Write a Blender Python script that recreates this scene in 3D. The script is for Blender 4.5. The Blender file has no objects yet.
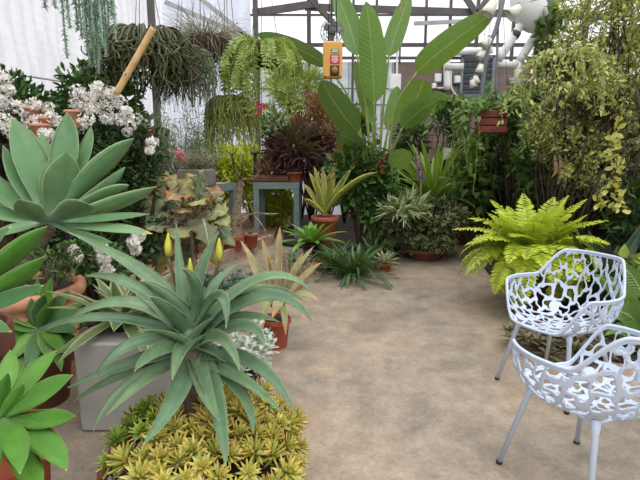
import bpy, math, random
import numpy as np
from mathutils import Vector

rng = np.random.default_rng(11)
random.seed(11)
C = bpy.context.scene.collection
R = math.radians

# ------------------------------------------------------------------ camera maths (photo 640 x 480)
FPX, PITCH, CAMH = 481.0, R(10.5), 1.50
CP, SP = math.cos(PITCH), math.sin(PITCH)


def P(px, py, Y):
    """World point that lies Y metres down the greenhouse on the sight line of photo pixel px, py."""
    dx, dy = (px - 320) / FPX, (240 - py) / FPX
    t = Y / (CP + dy * SP)
    return np.array([dx * t, Y, CAMH + (-SP + dy * CP) * t])


def F(px, py, z=0.0):
    dx, dy = (px - 320) / FPX, (240 - py) / FPX
    t = (z - CAMH) / (-SP + dy * CP)
    return np.array([dx * t, (CP + dy * SP) * t, z])


def mp(Y):
    return Y / 475.0


def nrm(v):
    v = np.asarray(v, float)
    return v / np.maximum(np.linalg.norm(v, axis=-1, keepdims=True), 1e-9)


def lin(c):
    return tuple(((x / 255) / 12.92 if x <= 10 else ((x / 255 + 0.055) / 1.055) ** 2.4) for x in c)


# ------------------------------------------------------------------ mesh collector
class MB:
    def __init__(self):
        self.V, self.U, self.Q, self.T, self.n = [], [], [], [], 0

    def add(self, V, Q=None, T=None, U=None):
        V = np.asarray(V, float).reshape(-1, 3)
        self.V.append(V)
        self.U.append(np.full((len(V), 2), 0.5) if U is None else np.asarray(U, float).reshape(-1, 2))
        if Q is not None and len(Q):
            self.Q.append(np.asarray(Q, int).reshape(-1, 4) + self.n)
        if T is not None and len(T):
            self.T.append(np.asarray(T, int).reshape(-1, 3) + self.n)
        self.n += len(V)
        return self

    def mesh(self, name, org, smooth=True):
        V = np.concatenate(self.V) - np.asarray(org)
        U = np.concatenate(self.U)
        Q = np.concatenate(self.Q) if self.Q else np.zeros((0, 4), int)
        T = np.concatenate(self.T) if self.T else np.zeros((0, 3), int)
        me = bpy.data.meshes.new(name)
        nq, nt = len(Q), len(T)
        me.vertices.add(len(V))
        me.vertices.foreach_set('co', V.astype(np.float32).ravel())
        li = np.concatenate([Q.ravel(), T.ravel()]).astype(np.int32)
        me.loops.add(len(li))
        me.loops.foreach_set('vertex_index', li)
        me.polygons.add(nq + nt)
        st = np.concatenate([np.arange(nq) * 4, nq * 4 + np.arange(nt) * 3]).astype(np.int32)
        me.polygons.foreach_set('loop_start', st)
        me.update(calc_edges=True)
        uv = me.uv_layers.new(name='UVMap')
        uv.data.foreach_set('uv', U[li].astype(np.float32).ravel())
        me.polygons.foreach_set('use_smooth', np.full(nq + nt, smooth, bool))
        me.validate()
        return me


ORG = {}


def thing(name, label, cat, loc=(0, 0, 0), group=None, rotz=0.0):
    o = bpy.data.objects.new(name, None)
    o.empty_display_size = 0.05
    C.objects.link(o)
    o.location = [float(x) for x in loc]
    o.rotation_euler = (0, 0, rotz)
    o['label'] = label
    o['category'] = cat
    if group:
        o['group'] = group
    ORG[o.name] = np.array(loc, float)
    return o


def part(name, mb, m, parent, smooth=True, label=None, org=None):
    g = ORG[parent.name] if org is None else np.asarray(org, float)
    o = bpy.data.objects.new(name, mb.mesh(name, g, smooth))
    o.data.materials.append(m)
    C.objects.link(o)
    o.parent = parent
    ORG[o.name] = g
    if label:
        o['label'] = label
    return o


def single(name, mb, m, label, cat, loc, group=None, smooth=True, kind=None):
    o = bpy.data.objects.new(name, mb.mesh(name, loc, smooth))
    o.data.materials.append(m)
    C.objects.link(o)
    o.location = [float(x) for x in loc]
    ORG[o.name] = np.array(loc, float)
    o['label'] = label
    o['category'] = cat
    if group:
        o['group'] = group
    if kind:
        o['kind'] = kind
    return o


def struct(name, mb, m, label, cat='structure', smooth=False, parent=None):
    o = bpy.data.objects.new(name, mb.mesh(name, (0, 0, 0), smooth))
    o.data.materials.append(m)
    C.objects.link(o)
    ORG[o.name] = np.zeros(3)
    if parent is not None:
        o.parent = parent
    else:
        o['kind'] = 'structure'
        o['label'] = label
        o['category'] = cat
    return o


def copy_tree(o, parent=None):
    c = o.copy()
    C.objects.link(c)
    ORG[c.name] = ORG[o.name]
    if parent is not None:
        c.parent = parent
    for ch in list(o.children):
        copy_tree(ch, c)
    return c


# ------------------------------------------------------------------ shapes
def box(mb, c, s, rz=0.0, ax=None):
    x, y, z = np.array(s) / 2.0
    V = np.array([[-x, -y, -z], [x, -y, -z], [x, y, -z], [-x, y, -z], [-x, -y, z], [x, -y, z], [x, y, z], [-x, y, z]])
    if rz:
        a, b = math.cos(rz), math.sin(rz)
        V = V @ np.array([[a, b, 0], [-b, a, 0], [0, 0, 1]])
    if ax is not None:
        V = V @ np.array(ax)
    return mb.add(V + np.asarray(c), [[0, 3, 2, 1], [4, 5, 6, 7], [0, 1, 5, 4], [1, 2, 6, 5], [2, 3, 7, 6], [3, 0, 4, 7]])


def bbox(mb, c, s, bev=0.005, rz=0.0):
    """Box with chamfered edges."""
    x, y, z = np.array(s) / 2.0
    b = min(bev, x * .9, y * .9, z * .9)
    ring = lambda hx, hy, c_: [[-hx + c_, -hy], [hx - c_, -hy], [hx, -hy + c_], [hx, hy - c_], [hx - c_, hy], [-hx + c_, hy], [-hx, hy - c_], [-hx, -hy + c_]]
    V = []
    for hz, k in ((-z, b), (-z + b, 0), (z - b, 0), (z, b)):
        for q in ring(x - k, y - k, b):
            V.append([q[0], q[1], hz])
    V = np.array(V)
    Q, T = [], []
    for r in range(3):
        for i in range(8):
            j = (i + 1) % 8
            Q.append([r * 8 + i, r * 8 + j, r * 8 + 8 + j, r * 8 + 8 + i])
    for i in (1, 3, 5):
        Q.append([24, 24 + i, 24 + i + 1, 24 + (i + 2) % 8])
        Q.append([0, (i + 2) % 8, i + 1, i])
    if rz:
        a, bb = math.cos(rz), math.sin(rz)
        V = V @ np.array([[a, bb, 0], [-bb, a, 0], [0, 0, 1]])
    return mb.add(V + np.asarray(c), Q)


def bar(mb, a, b, w, h):
    """Square bar from a to b."""
    a, b = np.asarray(a, float), np.asarray(b, float)
    d = b - a
    L = np.linalg.norm(d)
    t = d / L
    up = np.array([0, 0, 1.]) if abs(t[2]) < .95 else np.array([0, 1., 0])
    s = nrm(np.cross(t, up))
    n = np.cross(s, t)
    return box(mb, (a + b) / 2, (w, L, h), ax=[s, t, n])


def frames(pts):
    t = np.gradient(pts, axis=0)
    return nrm(t)


def tube(mb, pts, rad, ns=8, cap=True):
    pts = np.asarray(pts, float)
    n = len(pts)
    rad = np.broadcast_to(np.asarray(rad, float), (n,))
    t = frames(pts)
    ref = np.array([0, 0, 1.]) if abs(t[0][2]) < .9 else np.array([1., 0, 0])
    S = np.zeros((n, 3))
    s = nrm(np.cross(t[0], ref))
    for i in range(n):
        s = s - t[i] * np.dot(s, t[i])
        s = nrm(s)
        S[i] = s
    B = np.cross(t, S)
    a = np.linspace(0, 2 * np.pi, ns, endpoint=False)
    V = pts[:, None] + rad[:, None, None] * (np.cos(a)[None, :, None] * S[:, None] + np.sin(a)[None, :, None] * B[:, None])
    i, j = np.meshgrid(np.arange(n - 1), np.arange(ns), indexing='ij')
    k = (j + 1) % ns
    Q = np.stack([i * ns + j, i * ns + k, (i + 1) * ns + k, (i + 1) * ns + j], -1).reshape(-1, 4)
    U = np.stack(np.broadcast_arrays(np.arange(ns)[None] / ns, np.linspace(0, 1, n)[:, None]), -1).reshape(-1, 2)
    V = V.reshape(-1, 3)
    T = None
    if cap:
        V = np.concatenate([V, pts[:1], pts[-1:]])
        U = np.concatenate([U, [[.5, 0], [.5, 1]]])
        T = [[n * ns, (q + 1) % ns, q] for q in range(ns)] + [[n * ns + 1, (n - 1) * ns + q, (n - 1) * ns + (q + 1) % ns] for q in range(ns)]
    return mb.add(V, Q, T, U)


def smooth_path(pts, n=16):
    """Catmull-Rom through the points."""
    p = np.asarray(pts, float)
    p = np.concatenate([[2 * p[0] - p[1]], p, [2 * p[-1] - p[-2]]])
    m = len(p) - 3
    out = []
    for q in np.linspace(0, m - 1e-6, n):
        i = int(q)
        t = q - i
        a, b, c, d = p[i:i + 4]
        out.append(.5 * (2 * b + (c - a) * t + (2 * a - 5 * b + 4 * c - d) * t * t + (3 * b - a - 3 * c + d) * t ** 3))
    return np.array(out)


def lathe(mb, prof, c, ns=32):
    prof = np.asarray(prof, float)
    n = len(prof)
    a = np.linspace(0, 2 * np.pi, ns, endpoint=False)
    V = np.stack([prof[:, :1] * np.cos(a), prof[:, :1] * np.sin(a), np.repeat(prof[:, 1:], ns, 1)], -1) + np.asarray(c)
    i, j = np.meshgrid(np.arange(n - 1), np.arange(ns), indexing='ij')
    k = (j + 1) % ns
    Q = np.stack([i * ns + j, i * ns + k, (i + 1) * ns + k, (i + 1) * ns + j], -1).reshape(-1, 4)
    return mb.add(V.reshape(-1, 3), Q)


def ellipsoid(mb, c, r, nu=14, nv=8, jit=0.0):
    th = np.linspace(0, np.pi, nv + 1)
    prof = [(max(math.sin(q), .001), -math.cos(q)) for q in th]
    m = MB()
    lathe(m, prof, (0, 0, 0), nu)
    V = m.V[0]
    if jit:
        V = V * (1 + jit * rng.standard_normal((len(V), 1)))
    return mb.add(V * np.asarray(r) + np.asarray(c), m.Q[0])


def sweep(mb, pts, side, w, thick=0.0, cup=0.0, m=3, wave=0.0):
    """Leaf blade along pts; side is the across direction, w the width at each point, cup lifts the edges."""
    pts = np.asarray(pts, float)
    n = len(pts)
    t = frames(pts)
    s = np.broadcast_to(np.asarray(side, float), (n, 3))
    s = nrm(s - t * np.sum(s * t, 1, keepdims=True))
    nn = np.cross(t, s)
    w = np.broadcast_to(np.asarray(w, float), (n,))
    u = np.linspace(-1, 1, 2 * m + 1)
    v = np.linspace(0, 1, n)
    lift = cup * (np.abs(u) ** 1.6)[None] * w[:, None] / 2
    if wave:
        lift = lift + wave * w[:, None] * np.sin(v[:, None] * 19 + np.sign(u)[None] * 1.3) * (np.abs(u) ** 2)[None]
    X = pts[:, None] + s[:, None] * (u[None, :, None] * w[:, None, None] / 2) + nn[:, None] * lift[..., None]
    Ug = np.stack(np.broadcast_arrays((u[None] + 1) / 2, v[:, None]), -1)
    k = 2 * m + 1
    if thick is None or np.max(thick) <= 0:
        i, j = np.meshgrid(np.arange(n - 1), np.arange(k - 1), indexing='ij')
        Q = np.stack([i * k + j, i * k + j + 1, (i + 1) * k + j + 1, (i + 1) * k + j], -1).reshape(-1, 4)
        return mb.add(X.reshape(-1, 3), Q, None, Ug.reshape(-1, 2))
    th = np.broadcast_to(np.asarray(thick, float), (n,))
    low = X - nn[:, None] * (th[:, None] * np.sqrt(np.maximum(1 - u[None] ** 2, 0)))[..., None]
    low, Ul = low[:, 1:-1][:, ::-1], Ug[:, 1:-1][:, ::-1]
    Xa = np.concatenate([X, low], 1)
    Ua = np.concatenate([Ug, Ul], 1)
    k2 = Xa.shape[1]
    i, j = np.meshgrid(np.arange(n - 1), np.arange(k2), indexing='ij')
    jn = (j + 1) % k2
    Q = np.stack([i * k2 + j, i * k2 + jn, (i + 1) * k2 + jn, (i + 1) * k2 + j], -1).reshape(-1, 4)
    return mb.add(Xa.reshape(-1, 3), Q, None, Ua.reshape(-1, 2))


# width profiles along a leaf, v = 0..1
def prof(kind, n):
    v = np.linspace(0, 1, n)
    if kind == 'agave':
        w = np.interp(v, [0, .15, .4, .6, .8, .93, 1], [.42, .5, .92, 1, .72, .3, .0])
    elif kind == 'aloe':
        w = np.interp(v, [0, .1, .3, .6, .85, .96, 1], [1.0, .98, .92, .68, .34, .12, .0])
    elif kind == 'strap':
        w = np.interp(v, [0, .1, .4, .75, .92, 1], [.55, .7, 1, .88, .5, .0])
    elif kind == 'paddle':
        w = np.interp(v, [0, .03, .12, .3, .55, .8, .93, .98, 1], [.05, .5, .85, 1, 1, .8, .48, .22, .0])
    elif kind == 'lance':
        w = np.interp(v, [0, .15, .4, .7, 1], [.1, .65, 1, .6, 0])
    else:
        w = np.sin(np.pi * np.clip(v, 0.02, 1)) ** .7
    # soften
    q = np.concatenate([[w[0]], w, [w[-1]]])
    w2 = .25 * q[:-2] + .5 * q[1:-1] + .25 * q[2:]
    w2[-1] = w[-1] * .3 + .004
    return w2


def arc(base, az, el0, el1, L, n=9, pw=1.0):
    el = el0 + (el1 - el0) * np.linspace(0, 1, n) ** pw
    d = np.stack([np.cos(el) * math.cos(az), np.cos(el) * math.sin(az), np.sin(el)], 1)
    p = np.concatenate([[np.zeros(3)], np.cumsum((d[:-1] + d[1:]) / 2, 0) * L / (n - 1)])
    return np.asarray(base) + p


# leaf templates for mass foliage: x across -0.5..0.5, y along 0..1, z normal
def tpl(kind='oval', rows=5, fold=.12, droop=.12, stalk=0.0):
    v = np.linspace(0, 1, rows)
    if kind == 'oval':
        w = np.sin(np.pi * np.clip(v * .96 + .02, 0, 1)) ** .75
    elif kind == 'lance':
        w = np.interp(v, [0, .3, .6, 1], [.12, 1, .75, .02])
    elif kind == 'spoon':
        w = np.interp(v, [0, .3, .7, .9, 1], [.25, .55, 1, .8, .25])
    elif kind == 'heart':
        w = np.interp(v, [0, .12, .35, .7, 1], [.5, .95, 1, .55, .02])
    elif kind == 'tri':
        w = np.interp(v, [0, 1], [1, .05])
    else:
        w = np.interp(v, [0, .2, .8, 1], [.6, 1, .8, .1])
    V, U = [], []
    for i in range(rows):
        for u in (-1, 0, 1):
            V.append([u * w[i] / 2, stalk + v[i] * (1 - stalk), fold * abs(u) * w[i] / 2 - droop * v[i] ** 2])
            U.append([(u + 1) / 2, v[i]])
    Q = []
    for i in range(rows - 1):
        for j in range(2):
            a = i * 3 + j
            Q.append([a, a + 1, a + 4, a + 3])
    return np.array(V), np.array(Q), np.array(U)


def fat(kind='oval', rows=5, th=.25):
    """Fleshy closed leaf template."""
    V, Q, U = tpl(kind, rows, 0.1, 0.0)
    lo = V.copy()
    lo[:, 2] -= th * np.sin(np.pi * np.clip(V[:, 1], .03, .97)) ** .5 * np.where(np.abs(U[:, 0] - .5) < .1, .5, .0)
    up = V.copy()
    up[:, 2] += th * .35 * np.where(np.abs(U[:, 0] - .5) < .1, 1, 0)
    n = len(V)
    return np.concatenate([up, lo]), np.concatenate([Q, Q[:, ::-1] + n]), np.concatenate([U, U])


def batch(mb, T, pos, d, nor, L, W=None):
    V, Q, U = T
    pos = np.asarray(pos, float).reshape(-1, 3)
    N = len(pos)
    if N == 0:
        return mb
    d = nrm(np.broadcast_to(d, (N, 3)))
    nor = np.broadcast_to(nor, (N, 3))
    s = np.cross(d, nor)
    bad = np.linalg.norm(s, axis=1) < 1e-3
    if bad.any():
        s[bad] = np.cross(d[bad], [1., .2, .1])
    s = nrm(s)
    n = np.cross(s, d)
    L = np.broadcast_to(np.asarray(L, float), (N,))
    W = L * .5 if W is None else np.broadcast_to(np.asarray(W, float), (N,))
    X = pos[:, None] + s[:, None] * (V[None, :, 0:1] * W[:, None, None]) + d[:, None] * (V[None, :, 1:2] * L[:, None, None]) + n[:, None] * (V[None, :, 2:3] * L[:, None, None])
    off = (np.arange(N) * len(V))[:, None, None]
    return mb.add(X.reshape(-1, 3), (Q[None] + off).reshape(-1, 4), None, np.tile(U, (N, 1)))


def runit(n):
    return nrm(rng.standard_normal((n, 3)))


def shrub_points(c, rad, n, clumps=0, shell=.55, cr=.38, zmin=None):
    c, rad = np.asarray(c, float), np.asarray(rad, float)
    if clumps:
        cu = runit(clumps)
        cc = cu * (shell + (1 - shell) * rng.random((clumps, 1)) ** .6) * (1 - cr * .7)
        k = rng.integers(0, clumps, n)
        u = runit(n)
        rel = cc[k] + u * cr * rng.random((n, 1)) ** .45
    else:
        u = runit(n)
        rel = u * (shell + (1 - shell) * rng.random((n, 1)) ** .5)
    out = nrm(rel + .35 * u)
    p = c + rel * rad
    if zmin is not None:
        p[:, 2] = np.maximum(p[:, 2], zmin)
    return p, out


def shrub(mb, T, c, rad, n, L, W=None, clumps=0, shell=.55, cr=.38, up=.25, spread=.6, droop=0.0, zmin=None, var=.3):
    p, o = shrub_points(c, rad, n, clumps, shell, cr, zmin)
    d = nrm(o + spread * rng.standard_normal((n, 3)) + np.array([0, 0, up - droop]))
    nn = nrm(np.array([0, 0, 1.]) + .45 * o + .45 * rng.standard_normal((n, 3)))
    k = 1 - var + 2 * var * rng.random(n)
    batch(mb, T, p, d, nn, L * k, None if W is None else W * k)
    return p


def limbs(mb, base, pts, r0, sag=0.0, ns=5, seg=7):
    base = np.asarray(base, float)
    for q in pts:
        m = (base + q) / 2 + np.array([0, 0, .12 * np.linalg.norm(q - base)]) + .06 * np.linalg.norm(q - base) * rng.standard_normal(3)
        path = smooth_path([base, m, q], seg)
        tube(mb, path, np.linspace(r0, r0 * .35, seg), ns)


def rosette(base, n, L, W, el_in, el_out, droop, kind='strap', th=0.0, cup=.35, mb=None, m=2, ns=9, r0=.01, az0=0.0, jit=.15, inner=.6, pw=1.4, wave=0.0):
    """n arching leaves round base, from upright in the middle to low outside; one shared mesh or a list of meshes."""
    out = []
    base = np.asarray(base, float)
    for i in range(n):
        f = i / max(n - 1, 1)
        az = az0 + i * 2.39996 + jit * rng.standard_normal()
        e0 = el_in + (el_out - el_in) * f + jit * .4 * rng.standard_normal()
        Li = L * (inner + (1 - inner) * min(1, f * 1.8)) * (1 + jit * .6 * rng.standard_normal())
        e1 = e0 - droop * (.5 + f * .7) * (1 + .3 * rng.standard_normal())
        b = base + np.array([math.cos(az), math.sin(az), 0]) * r0 + np.array([0, 0, .0])
        p = arc(b, az, e0, e1, Li, ns, pw)
        k = MB() if mb is None else mb
        sd = np.array([-math.sin(az), math.cos(az), 0])
        w = W * prof(kind, ns)
        sweep(k, p, sd, w, th * np.linspace(1, .25, ns) if th else 0, cup, m, wave)
        out.append(k)
    return out


def fern(mb, base, n, L, el_in, el_out, droop, pin, pw=.25, step=36, T=None, az=(0, 2 * math.pi), rach=None, r0=.02, wav=0.0):
    T = T or tpl('lance', 4, .05, .1)
    base = np.asarray(base, float)
    for i in range(n):
        f = (i + .5) / n
        a = az[0] + (az[1] - az[0]) * ((i * .618034) % 1.0) + .1 * rng.standard_normal()
        e0 = el_in + (el_out - el_in) * f + .1 * rng.standard_normal()
        Li = L * (.75 + .25 * f) * (1 + .13 * rng.standard_normal())
        p = arc(base + np.array([math.cos(a), math.sin(a), 0]) * r0, a, e0, e0 - droop * (.6 + .6 * f) * (1 + .2 * rng.standard_normal()), Li, 14, 1.2)
        if rach is not None:
            tube(rach, p, np.linspace(.004, .0012, 14), 4)
        q = np.linspace(.08, .995, step)
        idx = q * 13
        i0 = np.clip(idx.astype(int), 0, 12)
        pos = p[i0] + (p[i0 + 1] - p[i0]) * (idx - i0)[:, None]
        t = frames(p)[i0]
        sd = np.array([-math.sin(a), math.cos(a), 0])
        up = np.cross(t, np.broadcast_to(sd, t.shape))
        ln = pin * np.interp(q, [0, .12, .45, .8, 1], [.35, .8, 1, .62, .12])
        for sg in (-1, 1):
            d = nrm(sg * sd * 1.0 + t * .35 - up * .06 + .08 * rng.standard_normal(t.shape))
            batch(mb, T, pos, d, up + .1 * rng.standard_normal(t.shape), ln, np.maximum(ln * pw, Li / step * .95))


# ------------------------------------------------------------------ materials
def newmat(name):
    m = bpy.data.materials.new(name)
    m.use_nodes = True
    nt = m.node_tree
    nt.nodes.clear()
    return m, nt, nt.nodes.new('ShaderNodeOutputMaterial')


def N(nt, typ, **kw):
    n = nt.nodes.new(typ)
    for k, v in kw.items():
        setattr(n, k, v)
    return n


def math_n(nt, op, a, b=None, clamp=False):
    n = N(nt, 'ShaderNodeMath', operation=op, use_clamp=clamp)
    for i, x in enumerate((a, b)):
        if x is None:
            continue
        if isinstance(x, (int, float)):
            n.inputs[i].default_value = x
        else:
            nt.links.new(x, n.inputs[i])
    return n.outputs[0]


def mixc(nt, fac, a, b, mode='MIX'):
    n = N(nt, 'ShaderNodeMix', data_type='RGBA', blend_type=mode)
    for sock, x in ((n.inputs[0], fac), (n.inputs[6], a), (n.inputs[7], b)):
        if isinstance(x, (int, float)):
            sock.default_value = x
        elif isinstance(x, tuple):
            sock.default_value = (*x, 1)
        else:
            nt.links.new(x, sock)
    return n.outputs[2]


def ramp(nt, fac, stops):
    n = N(nt, 'ShaderNodeValToRGB')
    e = n.color_ramp.elements
    while len(e) < len(stops):
        e.new(.5)
    for k, (pos, col) in enumerate(stops):
        e[k].position = pos
        e[k].color = (*col, 1)
    nt.links.new(fac, n.inputs[0])
    return n.outputs[0]


def noise(nt, scale, detail=4, rough=.6, coord='Object', vec=None):
    if vec is None:
        tc = N(nt, 'ShaderNodeTexCoord')
        vec = tc.outputs[coord]
    n = N(nt, 'ShaderNodeTexNoise')
    n.inputs['Scale'].default_value = scale
    n.inputs['Detail'].default_value = detail
    n.inputs['Roughness'].default_value = rough
    nt.links.new(vec, n.inputs['Vector'])
    return n.outputs['Fac']


def leafmat(name, cols, edge=None, edgew=.12, tip=None, tipw=.08, base=None, basew=.3, mid=None, midw=.08, rough=.45, trans=.25, vein=0.0, stripe=None, var=.25, veins=60, blotch=None):
    m, nt, out = newmat(name)
    g = N(nt, 'ShaderNodeNewGeometry')
    oi = N(nt, 'ShaderNodeObjectInfo')
    rnd = math_n(nt, 'FRACT', math_n(nt, 'ADD', g.outputs['Random Per Island'], oi.outputs['Random']))
    cols = [lin(c) for c in cols]
    k = len(cols)
    col = ramp(nt, rnd, [(i / max(k - 1, 1), c) for i, c in enumerate(cols)]) if k > 1 else cols[0]
    nz = noise(nt, 14, 3)
    tc = N(nt, 'ShaderNodeTexCoord')
    sx = N(nt, 'ShaderNodeSeparateXYZ')
    nt.links.new(tc.outputs['UV'], sx.inputs[0])
    u, v = sx.outputs[0], sx.outputs[1]
    au = math_n(nt, 'MULTIPLY', math_n(nt, 'ABSOLUTE', math_n(nt, 'SUBTRACT', u, .5)), 2.0)

    def sstep(x, a, b):
        n = N(nt, 'ShaderNodeMapRange', interpolation_type='SMOOTHSTEP')
        nt.links.new(x, n.inputs[0])
        n.inputs[1].default_value, n.inputs[2].default_value = a, b
        return n.outputs[0]
    if base is not None:
        col = mixc(nt, math_n(nt, 'SUBTRACT', 1.0, sstep(v, 0, basew)), col, lin(base))
    if blotch is not None:
        bn = noise(nt, blotch[1], 2, .5)
        col = mixc(nt, sstep(bn, .5, .6), col, lin(blotch[0]))
    if stripe is not None:
        wv = math_n(nt, 'SINE', math_n(nt, 'MULTIPLY', u, stripe[1]))
        col = mixc(nt, math_n(nt, 'MULTIPLY', sstep(wv, .0, .8), stripe[2]), col, lin(stripe[0]))
    if mid is not None:
        col = mixc(nt, math_n(nt, 'SUBTRACT', 1.0, sstep(au, midw * .4, midw)), col, lin(mid))
    if edge is not None:
        col = mixc(nt, sstep(au, 1 - edgew, 1 - edgew * .35), col, lin(edge))
    if tip is not None:
        col = mixc(nt, sstep(v, 1 - tipw, 1 - tipw * .3), col, lin(tip))
    hsv = N(nt, 'ShaderNodeHueSaturation')
    if isinstance(col, tuple):
        hsv.inputs['Color'].default_value = (*col, 1)
    else:
        nt.links.new(col, hsv.inputs['Color'])
    val = N(nt, 'ShaderNodeMapRange')
    nt.links.new(nz, val.inputs[0])
    val.inputs[1].default_value, val.inputs[2].default_value = .3, .7
    val.inputs[3].default_value, val.inputs[4].default_value = 1 - var, 1 + var * .6
    nt.links.new(val.outputs[0], hsv.inputs['Value'])
    b = N(nt, 'ShaderNodeBsdfPrincipled')
    nt.links.new(hsv.outputs[0], b.inputs['Base Color'])
    b.inputs['Roughness'].default_value = rough
    b.inputs['Specular IOR Level'].default_value = .4
    if vein:
        wv = math_n(nt, 'SINE', math_n(nt, 'MULTIPLY', math_n(nt, 'ADD', v, math_n(nt, 'MULTIPLY', au, -.10)), float(veins) * 3))
        bp = N(nt, 'ShaderNodeBump')
        bp.inputs['Strength'].default_value = vein
        bp.inputs['Distance'].default_value = .01
        nt.links.new(wv, bp.inputs['Height'])
        nt.links.new(bp.outputs[0], b.inputs['Normal'])
    if trans > 0:
        t = N(nt, 'ShaderNodeBsdfTranslucent')
        tcn = mixc(nt, .5, hsv.outputs[0], lin((170, 190, 60)), 'MIX')
        nt.links.new(tcn, t.inputs['Color'])
        mx = N(nt, 'ShaderNodeMixShader')
        mx.inputs[0].default_value = trans
        nt.links.new(b.outputs[0], mx.inputs[1])
        nt.links.new(t.outputs[0], mx.inputs[2])
        nt.links.new(mx.outputs[0], out.inputs[0])
    else:
        nt.links.new(b.outputs[0], out.inputs[0])
    return m


def mat(name, col, rough=.6, metal=0.0, col2=None, scale=8, detail=5, bump=0.0, bscale=40, spec=.5, contrast=(.35, .65)):
    m, nt, out = newmat(name)
    b = N(nt, 'ShaderNodeBsdfPrincipled')
    b.inputs['Roughness'].default_value = rough
    b.inputs['Metallic'].default_value = metal
    b.inputs['Specular IOR Level'].default_value = spec
    if col2 is None:
        col2 = tuple(max(0, c * .86) for c in col)
    f = noise(nt, scale, detail)
    c = ramp(nt, f, [(contrast[0], lin(col)), (contrast[1], lin(col2))])
    nt.links.new(c, b.inputs['Base Color'])
    if bump:
        bp = N(nt, 'ShaderNodeBump')
        bp.inputs['Strength'].default_value = bump
        bp.inputs['Distance'].default_value = .01
        nt.links.new(noise(nt, bscale, 4), bp.inputs['Height'])
        nt.links.new(bp.outputs[0], b.inputs['Normal'])
    nt.links.new(b.outputs[0], out.inputs[0])
    return m

# ================================================================== materials of the place
def glass_mat(name, tint=(1, 1, 1), gloss=.08):
    m, nt, out = newmat(name)
    t = N(nt, 'ShaderNodeBsdfTransparent')
    t.inputs[0].default_value = (*tint, 1)
    g = N(nt, 'ShaderNodeBsdfGlossy')
    g.inputs['Roughness'].default_value = .08
    mx = N(nt, 'ShaderNodeMixShader')
    mx.inputs[0].default_value = gloss
    nt.links.new(t.outputs[0], mx.inputs[1])
    nt.links.new(g.outputs[0], mx.inputs[2])
    nt.links.new(mx.outputs[0], out.inputs[0])
    return m


def sheet_mat(name, col, trn=.55, clear=.12, axis=1, freq=55):
    m, nt, out = newmat(name)
    tc = N(nt, 'ShaderNodeTexCoord')
    sx = N(nt, 'ShaderNodeSeparateXYZ')
    nt.links.new(tc.outputs['Object'], sx.inputs[0])
    wob = noise(nt, 1.3, 3)
    a = math_n(nt, 'ADD', math_n(nt, 'MULTIPLY', sx.outputs[axis], float(freq)), math_n(nt, 'MULTIPLY', wob, 14.0))
    s = math_n(nt, 'SINE', a)
    weave = math_n(nt, 'SINE', math_n(nt, 'MULTIPLY', sx.outputs[2], 60.0))
    h = math_n(nt, 'ADD', s, math_n(nt, 'ADD', math_n(nt, 'MULTIPLY', noise(nt, 5, 4), 2.0), math_n(nt, 'MULTIPLY', weave, .25)))
    bp = N(nt, 'ShaderNodeBump')
    bp.inputs['Strength'].default_value = .5
    bp.inputs['Distance'].default_value = .02
    nt.links.new(h, bp.inputs['Height'])
    fac = N(nt, 'ShaderNodeMapRange')
    nt.links.new(h, fac.inputs[0])
    fac.inputs[1].default_value, fac.inputs[2].default_value = -.5, 2.4
    c = ramp(nt, fac.outputs[0], [(0, lin(tuple(x * .92 for x in col))), (1, lin(col))])
    d = N(nt, 'ShaderNodeBsdfDiffuse')
    t = N(nt, 'ShaderNodeBsdfTranslucent')
    p = N(nt, 'ShaderNodeBsdfTransparent')
    for b in (d, t):
        nt.links.new(c, b.inputs['Color'])
        nt.links.new(bp.outputs[0], b.inputs['Normal'])
    m1 = N(nt, 'ShaderNodeMixShader')
    m1.inputs[0].default_value = trn
    nt.links.new(d.outputs[0], m1.inputs[1])
    nt.links.new(t.outputs[0], m1.inputs[2])
    m2 = N(nt, 'ShaderNodeMixShader')
    m2.inputs[0].default_value = clear
    nt.links.new(m1.outputs[0], m2.inputs[1])
    nt.links.new(p.outputs[0], m2.inputs[2])
    nt.links.new(m2.outputs[0], out.inputs[0])
    return m


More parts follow.
